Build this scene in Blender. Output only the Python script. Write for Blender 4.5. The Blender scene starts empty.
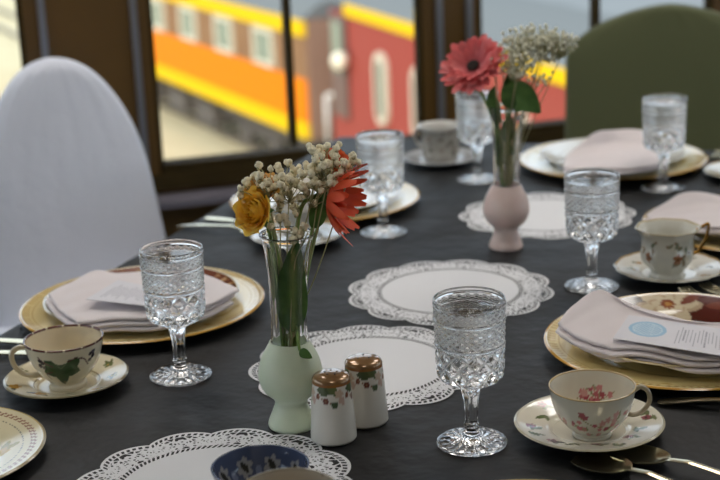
import bpy, math, random
import numpy as np
from mathutils import Vector, Matrix
PI = math.pi; TAU = 2*PI
T = 0.75                       # table top height above the room floor
random.seed(4); rng = np.random.default_rng(4)
sc = bpy.context.scene
COL = sc.collection

# ---------------------------------------------------------------- camera
F = 1441.4; PITCH = 0.28177589; ROLL = -0.04241334
CAM = np.array([0, 0, 0.6595+T])
_c, _s = math.cos(PITCH), math.sin(PITCH)
_r = np.array([1, 0, 0.]); _u = np.array([0, _s, _c]); FW = np.array([0, _c, -_s])
RT = math.cos(ROLL)*_r + math.sin(ROLL)*_u
UP = -math.sin(ROLL)*_r + math.cos(ROLL)*_u
cd = bpy.data.cameras.new('camera'); cam = bpy.data.objects.new('camera', cd); COL.objects.link(cam)
M = Matrix.Identity(4)
for i in range(3):
    M[i][0], M[i][1], M[i][2], M[i][3] = RT[i], UP[i], -FW[i], CAM[i]
cam.matrix_world = M
cd.sensor_width = 36; cd.lens = F/720*36; cd.clip_start = .05; cd.clip_end = 300
cd.dof.use_dof = True; cd.dof.focus_distance = 1.62; cd.dof.aperture_fstop = 4.9
sc.camera = cam

def at(px, py, h=0.0):
    """point of the place seen at a pixel, h metres above the table top"""
    d = RT*(px-360)/F + UP*(240-py)/F + FW
    t = (T+h-CAM[2])/d[2]
    p = CAM + t*d
    return Vector(p)

# ---------------------------------------------------------------- materials
def lin(c):
    if isinstance(c, str):
        c = tuple(int(c[i:i+2], 16) for i in (1, 3, 5))
    c = np.array(c, float)/255
    return np.where(c <= .04045, c/12.92, ((c+.055)/1.055)**2.4)
MATS = {}
def mat(name, col='#808080', rough=.5, metal=0, spec=.5, trans=0, ior=1.5, coat=0, attr=False,
        bump=None, sheen=0, vary=None, sss=0, emit=None, alpha=1):
    if name in MATS: return MATS[name]
    m = bpy.data.materials.new(name); m.use_nodes = True; nt = m.node_tree
    b = nt.nodes['Principled BSDF']
    c = lin(col)
    b.inputs['Base Color'].default_value = (*c, 1)
    b.inputs['Roughness'].default_value = rough; b.inputs['Metallic'].default_value = metal
    b.inputs['Specular IOR Level'].default_value = spec
    b.inputs['Transmission Weight'].default_value = trans; b.inputs['IOR'].default_value = ior
    b.inputs['Coat Weight'].default_value = coat; b.inputs['Coat Roughness'].default_value = .05
    b.inputs['Sheen Weight'].default_value = sheen
    b.inputs['Alpha'].default_value = alpha
    if sss:
        b.inputs['Subsurface Weight'].default_value = sss
        b.inputs['Subsurface Radius'].default_value = (.006, .006, .006)
        b.inputs['Subsurface Scale'].default_value = 1
    if emit:
        b.inputs['Emission Color'].default_value = (*lin(emit[0]), 1)
        b.inputs['Emission Strength'].default_value = emit[1]
    tc = nt.nodes.new('ShaderNodeTexCoord')
    src = None
    if attr:
        a = nt.nodes.new('ShaderNodeAttribute'); a.attribute_name = 'Col'; src = a.outputs['Color']
        nt.links.new(src, b.inputs['Base Color'])
    if vary:                                     # (scale, amount, other colour)
        n = nt.nodes.new('ShaderNodeTexNoise'); n.inputs['Scale'].default_value = vary[0]
        n.inputs['Detail'].default_value = 6
        nt.links.new(tc.outputs['Object'], n.inputs['Vector'])
        r = nt.nodes.new('ShaderNodeMapRange'); r.inputs[1].default_value = .35; r.inputs[2].default_value = .65
        r.inputs[4].default_value = vary[1]
        nt.links.new(n.outputs['Fac'], r.inputs[0])
        x = nt.nodes.new('ShaderNodeMix'); x.data_type = 'RGBA'
        x.inputs[6].default_value = (*c, 1); x.inputs[7].default_value = (*lin(vary[2]), 1)
        if src: nt.links.new(src, x.inputs[6])
        nt.links.new(r.outputs[0], x.inputs[0]); nt.links.new(x.outputs[2], b.inputs['Base Color'])
    if bump:                                     # list of (kind, scale, strength, distance)
        prev = None
        for kind, scl, st, dist in bump:
            if kind == 'noise':
                n = nt.nodes.new('ShaderNodeTexNoise'); n.inputs['Scale'].default_value = scl; n.inputs['Detail'].default_value = 5
                o = n.outputs['Fac']
            elif kind == 'wave':
                n = nt.nodes.new('ShaderNodeTexWave'); n.inputs['Scale'].default_value = scl; n.inputs['Distortion'].default_value = 1.5
                o = n.outputs['Fac']
            else:
                n = nt.nodes.new('ShaderNodeTexVoronoi'); n.inputs['Scale'].default_value = scl
                o = n.outputs['Distance']
            nt.links.new(tc.outputs['Object'], n.inputs['Vector'])
            bp = nt.nodes.new('ShaderNodeBump'); bp.inputs['Strength'].default_value = st; bp.inputs['Distance'].default_value = dist
            nt.links.new(o, bp.inputs['Height'])
            if prev: nt.links.new(prev, bp.inputs['Normal'])
            prev = bp.outputs['Normal']
        nt.links.new(prev, b.inputs['Normal'])
    MATS[name] = m
    return m

# ---------------------------------------------------------------- object helpers
def tag(o, label=None, cat=None, group=None, kind=None):
    if label: o['label'] = label
    if cat: o['category'] = cat
    if group: o['group'] = group
    if kind: o['kind'] = kind
    return o
def empty(name, loc=(0, 0, 0), rz=0, label=None, cat=None, group=None):
    o = bpy.data.objects.new(name, None); COL.objects.link(o)
    o.location = loc; o.rotation_euler = (0, 0, rz); o.empty_display_size = .02
    return tag(o, label, cat, group)
def link(name, me, parent=None, loc=(0, 0, 0), rz=0):
    o = bpy.data.objects.new(name, me); COL.objects.link(o)
    o.location = loc; o.rotation_euler = (0, 0, rz)
    if parent: o.parent = parent
    return o
def children(o): return [c for c in bpy.data.objects if c.parent == o]
def copy_tree(o, parent=None):
    c = o.copy(); COL.objects.link(c); c.parent = parent
    for ch in children(o): copy_tree(ch, c)
    return c
class MB:
    """collects shapes and makes ONE mesh"""
    def __init__(s): s.v = []; s.f = []; s.n = 0; s.c = []; s.mi = []
    def add(s, V, Fc, C=None, mi=0):
        V = np.asarray(V, float)
        s.v.append(V); s.f += [tuple(int(i)+s.n for i in f) for f in Fc]; s.n += len(V); s.mi += [mi]*len(Fc)
        s.c.append(np.ones((len(V), 3))*.8 if C is None else np.broadcast_to(np.asarray(C, float), (len(V), 3)))
        return s
    def box(s, c, d, rz=0, mi=0, C=None):
        x, y, z = np.array(d)/2
        V = np.array([(a, b, e) for a in (-x, x) for b in (-y, y) for e in (-z, z)])
        R = np.array([[math.cos(rz), -math.sin(rz), 0], [math.sin(rz), math.cos(rz), 0], [0, 0, 1]])
        V = V@R.T + np.array(c)
        return s.add(V, [(0, 1, 3, 2), (4, 6, 7, 5), (0, 4, 5, 1), (2, 3, 7, 6), (0, 2, 6, 4), (1, 5, 7, 3)], C, mi)
    def tube(s, P, r, n=8, C=None, mi=0, flat=1, cap=True):
        P = [Vector(p) for p in P]; m = len(P)
        if not hasattr(r, '__len__'): r = [r]*m
        V = []; up = None
        for i in range(m):
            t = (P[min(i+1, m-1)]-P[max(i-1, 0)]).normalized()
            if up is None:
                up = Vector((0, 0, 1)) if abs(t.z) < .9 else Vector((1, 0, 0))
            a = t.cross(up).normalized(); b = a.cross(t).normalized(); up = b
            for k in range(n):
                th = TAU*k/n
                V.append(P[i] + a*math.cos(th)*r[i] + b*math.sin(th)*r[i]*flat)
        Fc = [(i*n+k, i*n+(k+1) % n, (i+1)*n+(k+1) % n, (i+1)*n+k) for i in range(m-1) for k in range(n)]
        if cap: Fc += [tuple(range(n-1, -1, -1)), tuple((m-1)*n+k for k in range(n))]
        return s.add(V, Fc, C, mi)
    def ball(s, c, r, n=8, C=None, sq=(1, 1, 1), mi=0):
        V = []; Fc = []; m = max(4, n//2+1)
        for i in range(m+1):
            ph = PI*i/m
            for k in range(n):
                th = TAU*k/n
                V.append((c[0]+r*sq[0]*math.sin(ph)*math.cos(th), c[1]+r*sq[1]*math.sin(ph)*math.sin(th), c[2]+r*sq[2]*math.cos(ph)))
        Fc = [(i*n+k, (i+1)*n+k, (i+1)*n+(k+1) % n, i*n+(k+1) % n) for i in range(m) for k in range(n)]
        return s.add(V, Fc, C, mi)
    def grid(s, P, C=None, mi=0, flip=False):
        """P: array (n,m,3)"""
        n, m = P.shape[:2]
        f = [(i*m+j, i*m+j+1, (i+1)*m+j+1, (i+1)*m+j) for i in range(n-1) for j in range(m-1)]
        if flip: f = [q[::-1] for q in f]
        return s.add(P.reshape(-1, 3), f, None if C is None else np.asarray(C).reshape(-1, 3), mi)
    def mesh(s, name, mats, smooth=True, angle=None):
        me = bpy.data.meshes.new(name)
        V = np.concatenate(s.v); me.from_pydata(V.tolist(), [], s.f)
        C = np.concatenate(s.c)
        a = me.color_attributes.new('Col', 'FLOAT_COLOR', 'POINT')
        a.data.foreach_set('color', np.concatenate([C, np.ones((len(C), 1))], 1).astype(np.float32).ravel())
        for m in (mats if isinstance(mats, (list, tuple)) else [mats]): me.materials.append(m)
        if any(s.mi): me.polygons.foreach_set('material_index', s.mi)
        me.polygons.foreach_set('use_smooth', [smooth]*len(me.polygons))
        me.update(); me.validate()
        if smooth and angle: me.set_sharp_from_angle(angle=math.radians(angle))
        return me
    def build(s, name, mats, parent=None, loc=(0, 0, 0), rz=0, smooth=True, angle=None):
        return link(name, s.mesh(name, mats, smooth, angle), parent, loc, rz)

def curve(P, n=8):
    """Catmull-Rom through P (any dimension), n steps per span"""
    P = np.asarray(P, float); Q = np.vstack([2*P[0]-P[1], P, 2*P[-1]-P[-2]]); out = []
    for i in range(1, len(Q)-2):
        for t in np.linspace(0, 1, n, endpoint=False):
            a, b, c, d = Q[i-1:i+3]
            out.append(.5*((2*b)+(c-a)*t+(2*a-5*b+4*c-d)*t*t+(3*b-a-3*c+d)*t**3))
    out.append(P[-1]); return np.array(out)
def lathe(prof, seg=96, disp=None, colfn=None, capb=False, capt=False):
    """prof [(r,z)] -> (V, faces, colours); disp(A,R,Z,I)->(dr,dz); colfn(A,R,Z,I)"""
    prof = np.asarray(prof, float); n = len(prof)
    A = np.linspace(0, TAU, seg, endpoint=False)[None, :].repeat(n, 0)
    R = prof[:, 0][:, None].repeat(seg, 1); Z = prof[:, 1][:, None].repeat(seg, 1)
    I = np.arange(n)[:, None].repeat(seg, 1)
    R2, Z2 = R, Z
    if disp is not None:
        dr, dz = disp(A, R, Z, I); R2 = R+dr; Z2 = Z+dz
    V = np.stack([R2*np.cos(A), R2*np.sin(A), Z2], -1).reshape(-1, 3)
    f = [(i*seg+k, i*seg+(k+1) % seg, (i+1)*seg+(k+1) % seg, (i+1)*seg+k) for i in range(n-1) for k in range(seg)]
    if capb: f.append(tuple(range(seg-1, -1, -1)))
    if capt: f.append(tuple((n-1)*seg+k for k in range(seg)))
    C = None if colfn is None else colfn(A, R, Z, I).reshape(-1, 3)
    return V, f, C

# painted ornament on ceramics: masks in metres
def m_ell(U, V, c, a, b, ang=0):
    x = (U-c[0])*math.cos(ang)+(V-c[1])*math.sin(ang); y = -(U-c[0])*math.sin(ang)+(V-c[1])*math.cos(ang)
    return (x/a)**2+(y/b)**2 < 1
def m_leaf(U, V, c, L, W, ang=0):
    x = (U-c[0])*math.cos(ang)+(V-c[1])*math.sin(ang); y = -(U-c[0])*math.sin(ang)+(V-c[1])*math.cos(ang)
    t = np.clip(x/L, -1, 1)
    return (abs(x) < L) & (abs(y) < W*(1-t*t))
def m_flower(U, V, c, r, n=5, ph=0):
    x, y = U-c[0], V-c[1]; th = np.arctan2(y, x)
    return np.hypot(x, y) < r*(.62+.38*abs(np.cos(n/2*(th+ph))))
def m_line(U, V, P, w):
    out = np.zeros(U.shape, bool)
    for (a, b), (c, d) in zip(P[:-1], P[1:]):
        L2 = (c-a)**2+(d-b)**2+1e-12
        t = np.clip(((U-a)*(c-a)+(V-b)*(d-b))/L2, 0, 1)
        out |= np.hypot(U-a-t*(c-a), V-b-t*(d-b)) < w
    return out
def base_col(shape, c): return np.ones((*shape, 3))*lin(c)
def put(C, m, c): C[m] = lin(c)

# ---------------------------------------------------------------- general materials
glass = mat('clear_glass', '#ffffff', 0, trans=1, ior=1.5)
water_m = mat('water', '#ffffff', 0, trans=1, ior=1.333)
glaze = mat('painted_porcelain', attr=True, rough=.12, spec=.55, coat=.3)
gold = mat('gold_trim', '#b98a3c', .25, metal=1)
silver = mat('polished_silver', '#e2d6b4', .2, metal=1)
linen = mat('napkin_linen', '#e2d8d8', .85, bump=[('wave', 260, .12, .0005), ('noise', 60, .15, .001)], sheen=.2)
paper = mat('printed_card', attr=True, rough=.6)
lace = mat('doily_paper', '#e4e4e6', .8, bump=[('noise', 350, .3, .0006), ('wave', 160, .12, .0004)])
green = mat('leaf_green', '#5c8040', .45, spec=.3, sss=.1, vary=(60, .6, '#35542a'))
stemg = mat('stem_green', '#8aa558', .5, vary=(80, .6, '#668440'))
petal_m = mat('petals', attr=True, rough=.55, sss=.45)

# ---------------------------------------------------------------- the room
W0 = Vector((-.496, 3.554, 0)); WD = Vector((.961, .275, 0)).normalized(); WN = Vector((-.275, .961, 0)).normalized()
WRZ = math.atan2(WD.y, WD.x)
def wp(s, off=0, z=0): return W0 + WD*s + WN*off + Vector((0, 0, z))
wood = mat('dark_wood', '#62461a', .45, vary=(6, .6, '#523a12'), bump=[('wave', 5, .1, .002)])
wood2 = mat('dark_wood_frame', '#3c3018', .75, spec=.1, vary=(8, .6, '#2c2412'))
trimm = mat('grey_metal_trim', '#8f9096', .35, metal=.6)
ceil_m = mat('ceiling_paint', '#b9b2a2', .9)
floor_m = mat('floor_boards', '#3d2c1c', .5, vary=(3, .6, '#2a1d12'), bump=[('wave', 4, .2, .002)])
wallm = mat('wall_paint', '#8a7f68', .85)
SILL = T-.175; HEAD = T+1.0; CEIL = T+1.75
RX0, RX1, RY0 = -2.2, 3.4, -2.0       # room limits
def struct(o): o['kind'] = 'structure'; return o
fl = MB().box((.6, 1.2, -.05), (7, 8, .1)).build('floor', floor_m, smooth=False); struct(fl)
ce = MB().box((.6, 1.0, CEIL+.05), (7.2, 8.4, .1)).build('ceiling', ceil_m, smooth=False); struct(ce)
# window wall: pillars and panels between openings
b = MB()
openings = [(-1.45, -.30), (0, .712), (.868, 1.563), (1.72, 2.42)]
edges = [-2.0]+[e for o in openings for e in o]+[3.9]
for a, c in zip(edges[::2], edges[1::2]):
    p = wp((a+c)/2, .09, (SILL+HEAD)/2); b.box(p-WN*.055, (c-a, .05, HEAD-SILL), WRZ)
p = wp(.95, .035, (SILL-.03)/2); b.box(p, (5.9, .05, SILL-.03), WRZ)
p = wp(.95, .09, (HEAD+CEIL)/2); b.box(p, (5.9, .16, CEIL-HEAD), WRZ)
struct(b.build('wall_window', wood, smooth=False))
pane_m = mat('window_pane', '#ffffff', 0, trans=1, ior=1.01, spec=.1)
for i, (a, c) in enumerate(openings):
    w = struct(empty('window_%d' % (i+1), wp((a+c)/2, 0, SILL), WRZ))
    f = MB(); hw = (c-a)/2; H = HEAD-SILL; fw = .012
    f.box((-hw+fw/2, .03, H/2), (fw, .03, H)).box((hw-fw/2, .03, H/2), (fw, .03, H))
    f.box((0, .03, .012), (2*hw-2*fw, .06, .024)).box((0, .03, H-.02), (2*hw-2*fw, .06, .04))
    struct(f.build('window_frame', wood2, w, smooth=False))
    q = 0 if i else .06
    struct(MB().box((q, .035, H/2+.01), (.018, .03, H-.05)).build('mullion', wood2, w, smooth=False))
    struct(MB().box((0, .045, H/2), (2*hw-2*fw, .004, H-.04)).build('window_pane', pane_m, w, smooth=False))
# grey metal strips down the pillars
k = 1
for s_ in (-.255, -.035, .757, .84, 1.60, 1.68):
    struct(MB().box(wp(s_, .004, (SILL+HEAD)/2), (.016, .016, HEAD-SILL), WRZ).build('trim_%d' % k, trimm, smooth=False)); k += 1
sill_m = mat('sill_board', '#77737c', .35, vary=(5, .4, '#5d5960'))
struct(MB().box(wp(.95, .02, SILL-.018), (5.6, .06, .036), WRZ).build('trim_%d' % k, wood2, smooth=False))
k += 1
struct(MB().box(wp(.95, -.035, T-.236), (5.6, .10, .016), WRZ).build('trim_%d' % k, sill_m, smooth=False))
# side walls with wide windows (they give the side light and the reflections in the glass)
def side_wall(name, x, y0, y1, holes):
    b = MB(); z0, z1 = T-.05, T+1.3
    ys = [y0]+[v for h in holes for v in h]+[y1]
    for a, c in zip(ys[::2], ys[1::2]): b.box((x, (a+c)/2, (z0+z1)/2), (.14, c-a, z1-z0))
    b.box((x, (y0+y1)/2, z0/2), (.14, y1-y0, z0)); b.box((x, (y0+y1)/2, (z1+CEIL)/2), (.14, y1-y0, CEIL-z1))
    return struct(b.build(name, wallm, smooth=False))
side_wall('wall_left', -2.5, -3.1, 3.0, [(-.4, .5), (.65, 1.6), (1.75, 2.8)])
side_wall('wall_right', 3.5, -3.1, 4.6, [(-.4, .8), (1.0, 2.2), (2.4, 3.6)])
struct(MB().box((.5, -3.15, CEIL/2), (6.2, .1, CEIL)).build('wall_back', wallm, smooth=False))
lamp_e = mat('lamp_diffuser', '#fff6ea', .6, emit=('#fffaf4', 5.0))
for lx, ly in ((-.7, 2.3), (.9, 2.3), (-.7, 3.3+.0), (.9, 3.5), (2.4, 2.6), (.1, .2)):
    t = empty('ceiling_light', (lx, ly, CEIL-.03), 0, 'square white ceiling light panel above the dining table', 'light', 'ceiling light panels')
    f = MB()
    for sx, sy, a, c in ((0, 1, .64, .03), (0, -1, .64, .03), (1, 0, .03, .58), (-1, 0, .03, .58)): f.box((sx*.305, sy*.305, 0), (a, c, .05))
    f.build('frame', trimm, t, smooth=False); MB().box((0, 0, 0), (.57, .57, .02)).build('diffuser', lamp_e, t, smooth=False)
# ---------------------------------------------------------------- outside
GZ = T-6.94
gravel = mat('gravel', '#cdbf9c', .95, spec=0, vary=(1.2, .5, '#b9ab88'), bump=[('noise', 20, .4, .03)])
conc = mat('concrete_road', '#868887', .95, spec=0, vary=(.4, .5, '#7a7d7c'))
struct(MB().box((0, 45, GZ-.1), (160, 110, .2)).build('ground', gravel, smooth=False))
TU = Vector((.43, -.903, 0)).normalized(); TRZ = math.atan2(TU.y, TU.x)
TO = Vector((-1.0, 29.9, GZ))
tl = Matrix.Rotation(TRZ, 3, 'Z')
p = TO + tl@Vector((0, 24, .02)); struct(MB().box(p, (150, 40, .04), TRZ).build('road', conc, smooth=False))
orange = mat('orange_paint', '#ef8200', .6, spec=.1); yellow = mat('yellow_paint', '#efc000', .6, spec=.1)
brown = mat('brown_paint', '#8a6446', .6, spec=.1, vary=(2, .5, '#a4815c')); redp = mat('red_paint', '#a04c40', .7, spec=.1, vary=(1, .4, '#a04238'))
roofm = mat('grey_roof', '#777977', .9, spec=0); under_m = mat('underframe_grime', '#57504a', .8, vary=(3, .6, '#6d655c'))
glassd = mat('railcar_glass', '#7f8a7a', .15, spec=.8); creamf = mat('cream_window_frame', '#d9cdb4', .5)
steel = mat('rail_steel', '#7a7068', .4, metal=.7)
def zrel(z): return z-(GZ-T)          # height above the ground of a level given relative to the table
def wheelset(parent, x, y0):
    m = MB()
    for yy in (y0+.35, y0+1.8):
        for dx in (-.9, .9):
            c = Vector((x+dx, yy, .46+.15))
            m.tube([c-Vector((0, .06, 0)), c+Vector((0, .06, 0))], .46, 20)
    m.box((x, y0+1.1, .62), (2.6, .2, .3)).box((x, y0+.3, .66), (2.6, .12, .34)).box((x, y0+1.9, .66), (2.6, .12, .34))
    return m.build('bogie', under_m, parent, smooth=True, angle=30)
def railcar(o, L, z_sill, levels, windows, wz, ww, body_m, band_m, rounded=False, stripe_z=None):
    """local x runs from 0 to -L (orange) or 0 to +L; local y is away from the viewer"""
    pass
# --- orange passenger car: near end at local x=0, the rest behind it (x<0)
oc = empty('passenger_railcar', TO, TRZ, 'orange and brown passenger railcar with yellow stripes outside the window', 'train car')
L = 19; zt = zrel(-3.2); zs = zrel(-5.74); z1 = zrel(-3.56); z2 = zrel(-4.46); z3 = zrel(-5.40)
b = MB().box((-L/2, 1.4, (z2+z3)/2), (L, 2.8, z2-z3)); b.build('lower_side', orange, oc, smooth=False)
MB().box((-L/2, 1.4, (z1+z2)/2), (L, 2.76, z1-z2)).build('window_band', brown, oc, smooth=False)
MB().box((-L/2, 1.4, (zt+z1)/2), (L+.1, 2.86, zt-z1)).build('upper_stripe', yellow, oc, smooth=False)
MB().box((-L/2, 1.4, (z3+zs)/2), (L+.04, 2.86, z3-zs)).build('lower_stripe', yellow, oc, smooth=False)
r_ = MB(); pr = [(-.05, 0), (.3, .28), (.9, .46), (1.4, .5), (1.9, .46), (2.5, .28), (2.85, 0)]
P = np.array([[(x, y, zt+z) for y, z in pr] for x in (-L-.1, .1)]); r_.grid(P)
for x in (-L-.1, .1): r_.add([(x, y, zt+z) for y, z in pr], [tuple(range(len(pr)))])
r_.build('roof', roofm, oc, smooth=False)
MB().box((-L/2, 1.4, zs-.25), (L-1, 1.9, .5)).build('underframe', under_m, oc, smooth=False)
for q in range(3): MB().box((-L/2-2+2.2*q, .55, zs-.55), (1.3, .6, .5)).build('equipment_box', under_m, oc, smooth=False)
for x in (-4.3, -L+2.6): wheelset(oc, x, .3)
ew = MB().box((.04, 1.4, (zt+zs)/2), (.1, 2.7, zt-zs)).build('end_wall', mat('tan_paint', '#9c7c68', .7, spec=.1), oc, smooth=False)
MB().box((.12, .9, (zt+zs)/2+.1), (.08, .35, 1.9)).build('end_post', mat('white_paint', '#efe9dd', .5), oc, smooth=False)
for x in (-2.2, -4.65, -7.15, -9.6, -12.1, -14.6, -17.1):
    f = MB(); w, h = 1.05, .74; zc = (z1+z2)/2
    for sx in (-1, 1): f.box((x+sx*w/2, 0, zc), (.12, .1, h+.1))
    for sz in (-1, 1): f.box((x, 0, zc+sz*h/2), (w, .1, .1))
    f = f.build('window', creamf, oc, smooth=False)
    MB().box((x, .01, zc), (w-.1, .05, h-.08)).build('pane', glassd, f, smooth=False)
# --- red caboose
RU = Vector((.33, -.94, 0)).normalized(); RRZ = math.atan2(RU.y, RU.x)
rc = empty('caboose', Vector((-.42, 28.9, GZ)), RRZ, 'red railcar with yellow eave stripe and rounded pale-framed windows outside', 'train car')
L = 16; zt = zrel(-2.66); zq = zrel(-2.9); zb = zrel(-5.9)
MB().box((L/2, 1.4, (zq+zb)/2), (L, 2.8, zq-zb)).build('body', redp, rc, smooth=False)
MB().box((L/2+.5, 1.4, (zt+zq)/2), (L-1, 2.9, zt-zq)).build('upper_stripe', yellow, rc, smooth=False)
r_ = MB(); P = np.array([[(x, y, zt+z*.6) for y, z in pr] for x in (.1, L+.2)]); r_.grid(P, flip=True)
for x in (.1, L+.2): r_.add([(x, y, zt+z*.6) for y, z in pr], [tuple(range(len(pr)))])
r_.build('roof', roofm, rc, smooth=False)
MB().box((L/2, 1.4, zb-.2), (L-1, 1.9, .4)).build('underframe', under_m, rc, smooth=False)
for x in (2.2, L-2.2): wheelset(rc, x, .3)
dr = MB().box((.62, -.02, zrel(-3.95)), (.85, .1, 2.0)).build('door', mat('door_dark', '#6c5148', .5), rc, smooth=False)
MB().box((.62, -.08, zrel(-3.55)), (.55, .04, 1.0)).build('door_pane', glassd, dr, smooth=False)
def stadium(w, h, n=10):
    r = w/2; pts = []
    for k in range(n+1): a = PI*k/n; pts.append((r*math.cos(a), h/2-r+r*math.sin(a)))
    for k in range(n+1): a = PI+PI*k/n; pts.append((r*math.cos(a), -h/2+r+r*math.sin(a)))
    return pts
for x in (2.9, 4.75, 6.4, 8.6, 10.8):
    zc = zrel(-4.05); o_ = stadium(.62, 1.36); i_ = stadium(.36, 1.08); n = len(o_)
    V = [(x+a, -.07, zc+c) for a, c in o_]+[(x+a, -.07, zc+c) for a, c in i_]+[(x+a, .02, zc+c) for a, c in o_]
    f = MB().add(V, [(k, (k+1) % n, n+(k+1) % n, n+k) for k in range(n)]+[(k, 2*n+k, 2*n+(k+1) % n, (k+1) % n) for k in range(n)])
    f = f.build('window', creamf, rc, smooth=False)
    MB().add([(x+a, -.03, zc+c) for a, c in i_], [tuple(range(n))]).build('pane', glassd, f, smooth=False)
lm = MB().ball((1.15, -.22, zrel(-3.75)), .17, 14); lm.build('lamp', mat('lamp_white', '#fff4d8', .4), rc)
MB().tube([(1.15, -.2, zrel(-3.75)), (1.15, 0, zrel(-3.6))], .04).build('lamp_bracket', steel, rc)
# end platform with white rails between the two cars
pl = MB().box((-.55, 1.4, zb+.05), (1.0, 2.6, .12)); pl.build('end_platform', under_m, rc, smooth=False)
h = MB()
for y in (.15, .8): 
    h.tube([(-.15, y, zb), (-.15, y, zrel(-3.3))], .05); h.tube([(-.9, y, zb), (-.9, y, zb+1.1)], .05)
h.tube([(-.9, .15, zb+1.1), (-.9, 2.6, zb+1.1)], .05)
h.build('handrail', mat('white_paint', '#efe9dd', .5), rc)
for y in (.65, 2.1):
    q = MB().box((0, 0, .08), (90, .09, .15)); struct(q.build('rail', steel, loc=TO+tl@Vector((0, y, 0)), rz=TRZ, smooth=False))

# ---------------------------------------------------------------- table
TD = Vector((.36, .933, 0)).normalized(); TN = Vector((.933, -.36, 0)).normalized()
E0 = Vector((-.395, 2.169, 0))         # a point on the left edge
TRZt = math.atan2(TD.y, TD.x)-PI/2     # local y along the table
s_far = ((Vector((-.03, 3.11, 0))-E0).dot(TD)); s_near = s_far-2.75; TW = 1.22
tc = E0 + TN*TW/2 + TD*(s_far+s_near)/2; TL = s_far-s_near
tb = empty('dining_table', (tc.x, tc.y, 0), TRZt, 'long rectangular dining table underneath the black tablecloth', 'table')
woodt = mat('table_wood', '#6a4a2c', .5)
MB().box((0, 0, T-.020), (TW-.03, TL-.03, .03)).build('tabletop', woodt, tb, smooth=False)
for sx in (-1, 1):
    for sy in (-1, 1): MB().tube([(sx*(TW/2-.1), sy*(TL/2-.12), 0), (sx*(TW/2-.1), sy*(TL/2-.12), T-.036)], [.022, .03], 12).build('leg', woodt, tb)
# cloth: top and a hanging skirt with folds
cloth = mat('black_tablecloth', '#0e0e0f', .6, spec=.4, sheen=.0,
            bump=[('noise', 3.5, .5, .05), ('noise', 11, .35, .010), ('noise', 900, .1, .0004)])
def sq_ring(hx, hy, n):
    per = []
    for k in range(n):
        a = TAU*k/n; c, s = math.cos(a), math.sin(a)
        m = max(abs(c)/hx, abs(s)/hy); per.append((c/m, s/m))
    return np.array(per)
n = 360; ring = sq_ring(TW/2, TL/2, n); rows = []
for t in np.linspace(.02, .985, 30): rows.append(np.c_[ring*t, np.full(n, T)])
rows.append(np.c_[ring*.996, np.full(n, T-.0006)]); rows.append(np.c_[ring*1.0, np.full(n, T-.004)])
rows.append(np.c_[ring*1.002, np.full(n, T-.012)])
pos = np.cumsum(np.r_[0, np.hypot(*(np.diff(ring, axis=0).T))])
for t in np.linspace(.06, 1, 16):
    d = 1+.012*t+.012*t*np.sin(pos*24+2*np.sin(pos*5))*.5
    rows.append(np.c_[ring*d[:, None], np.full(n, T-.012-.225*t)])
P = np.array(rows); P = np.concatenate([P, P[:, :1]], 1)
c_ = MB().grid(P); c_.add([tuple(P[0, k]) for k in range(n)], [tuple(range(n))])
tag(c_.build('tablecloth', cloth, None, (tc.x, tc.y, 0), TRZt, angle=60), 'black cloth covering the whole long dining table', 'tablecloth')

# ---------------------------------------------------------------- doilies
def doily_mesh():
    NA, dr_ = 1320, .00075
    ns = 12
    def Rr(a): return .1385+.0125*np.abs(np.sin(ns/2*a))**.75
    g = np.random.default_rng(8)
    pa = g.random(46)*TAU/ns; pr_ = .104+g.random(46)*.044
    A = (np.arange(NA)+.5)*TAU/NA
    # radial coordinate runs 0..1 between inner circle and the scalloped edge
    nr = 66; t = np.linspace(0, 1, nr+1)
    def RAD(t_, a): return .098+(Rr(a)-.098)*t_
    tm = (t[:-1]+t[1:])/2
    AA, TT = np.meshgrid(A, tm); RR = RAD(TT, AA)
    am = np.mod(AA, TAU/ns); am = np.minimum(am, TAU/ns-am)      # mirrored inside each scallop
    X, Y = RR*np.cos(am), RR*np.sin(am)
    ctrs = np.stack([pr_*np.cos(pa/2), pr_*np.sin(pa/2)], -1)
    D = np.sort(np.hypot(X[..., None]-ctrs[:, 0], Y[..., None]-ctrs[:, 1]), -1)[..., :2]
    edge = D[..., 1]-D[..., 0]
    e = Rr(AA)-RR
    hole = (edge > .0019) & (RR > .1075) & (e > .0110)
    # solid blossoms in each scallop and between them
    for (fa, fr, fs) in ((PI/ns, .1265, .0068), (0, .116, .0055)):
        cx, cy = fr*math.cos(fa), fr*math.sin(fa)
        th = np.arctan2(Y-cy, X-cx); q = np.hypot(X-cx, Y-cy)
        lim = fs*(.7+.3*np.abs(np.cos(2.5*th)))
        hole &= ~(q < lim)
        hole |= (q < fs*.22)
    ph = np.mod(AA*108/TAU+(RR-.104)*110, 1)
    hole |= (RR > .0995) & (RR < .1062) & (ph < .56)
    ph = np.mod(AA*132/TAU-(e)*60, 1)
    hole |= (e > .0038) & (e < .0094) & (ph < .58)
    m = MB()
    av = np.arange(NA)*TAU/NA
    A2, T2 = np.meshgrid(av, t); R2 = RAD(T2, A2)
    emb = .0004*np.sin(A2*144)*((T2 > .55) & (T2 < 1))
    V = np.stack([R2*np.cos(A2), R2*np.sin(A2), .0012+emb*0], -1).reshape(-1, 3)
    Fc = []
    for i, k in zip(*np.nonzero(~hole)):
        k2 = (k+1) % NA; Fc.append((i*NA+k, (i+1)*NA+k, (i+1)*NA+k2, i*NA+k2))
    m.add(V, Fc)
    m.add([(0, 0, .0012)]+[(.098*math.cos(a), .098*math.sin(a), .0012) for a in np.linspace(0, TAU, 240, endpoint=False)],
          [(0, k+1, (k+1) % 240+1) for k in range(240)])
    return m.mesh('doily', lace, smooth=False)
dm = doily_mesh()
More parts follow.
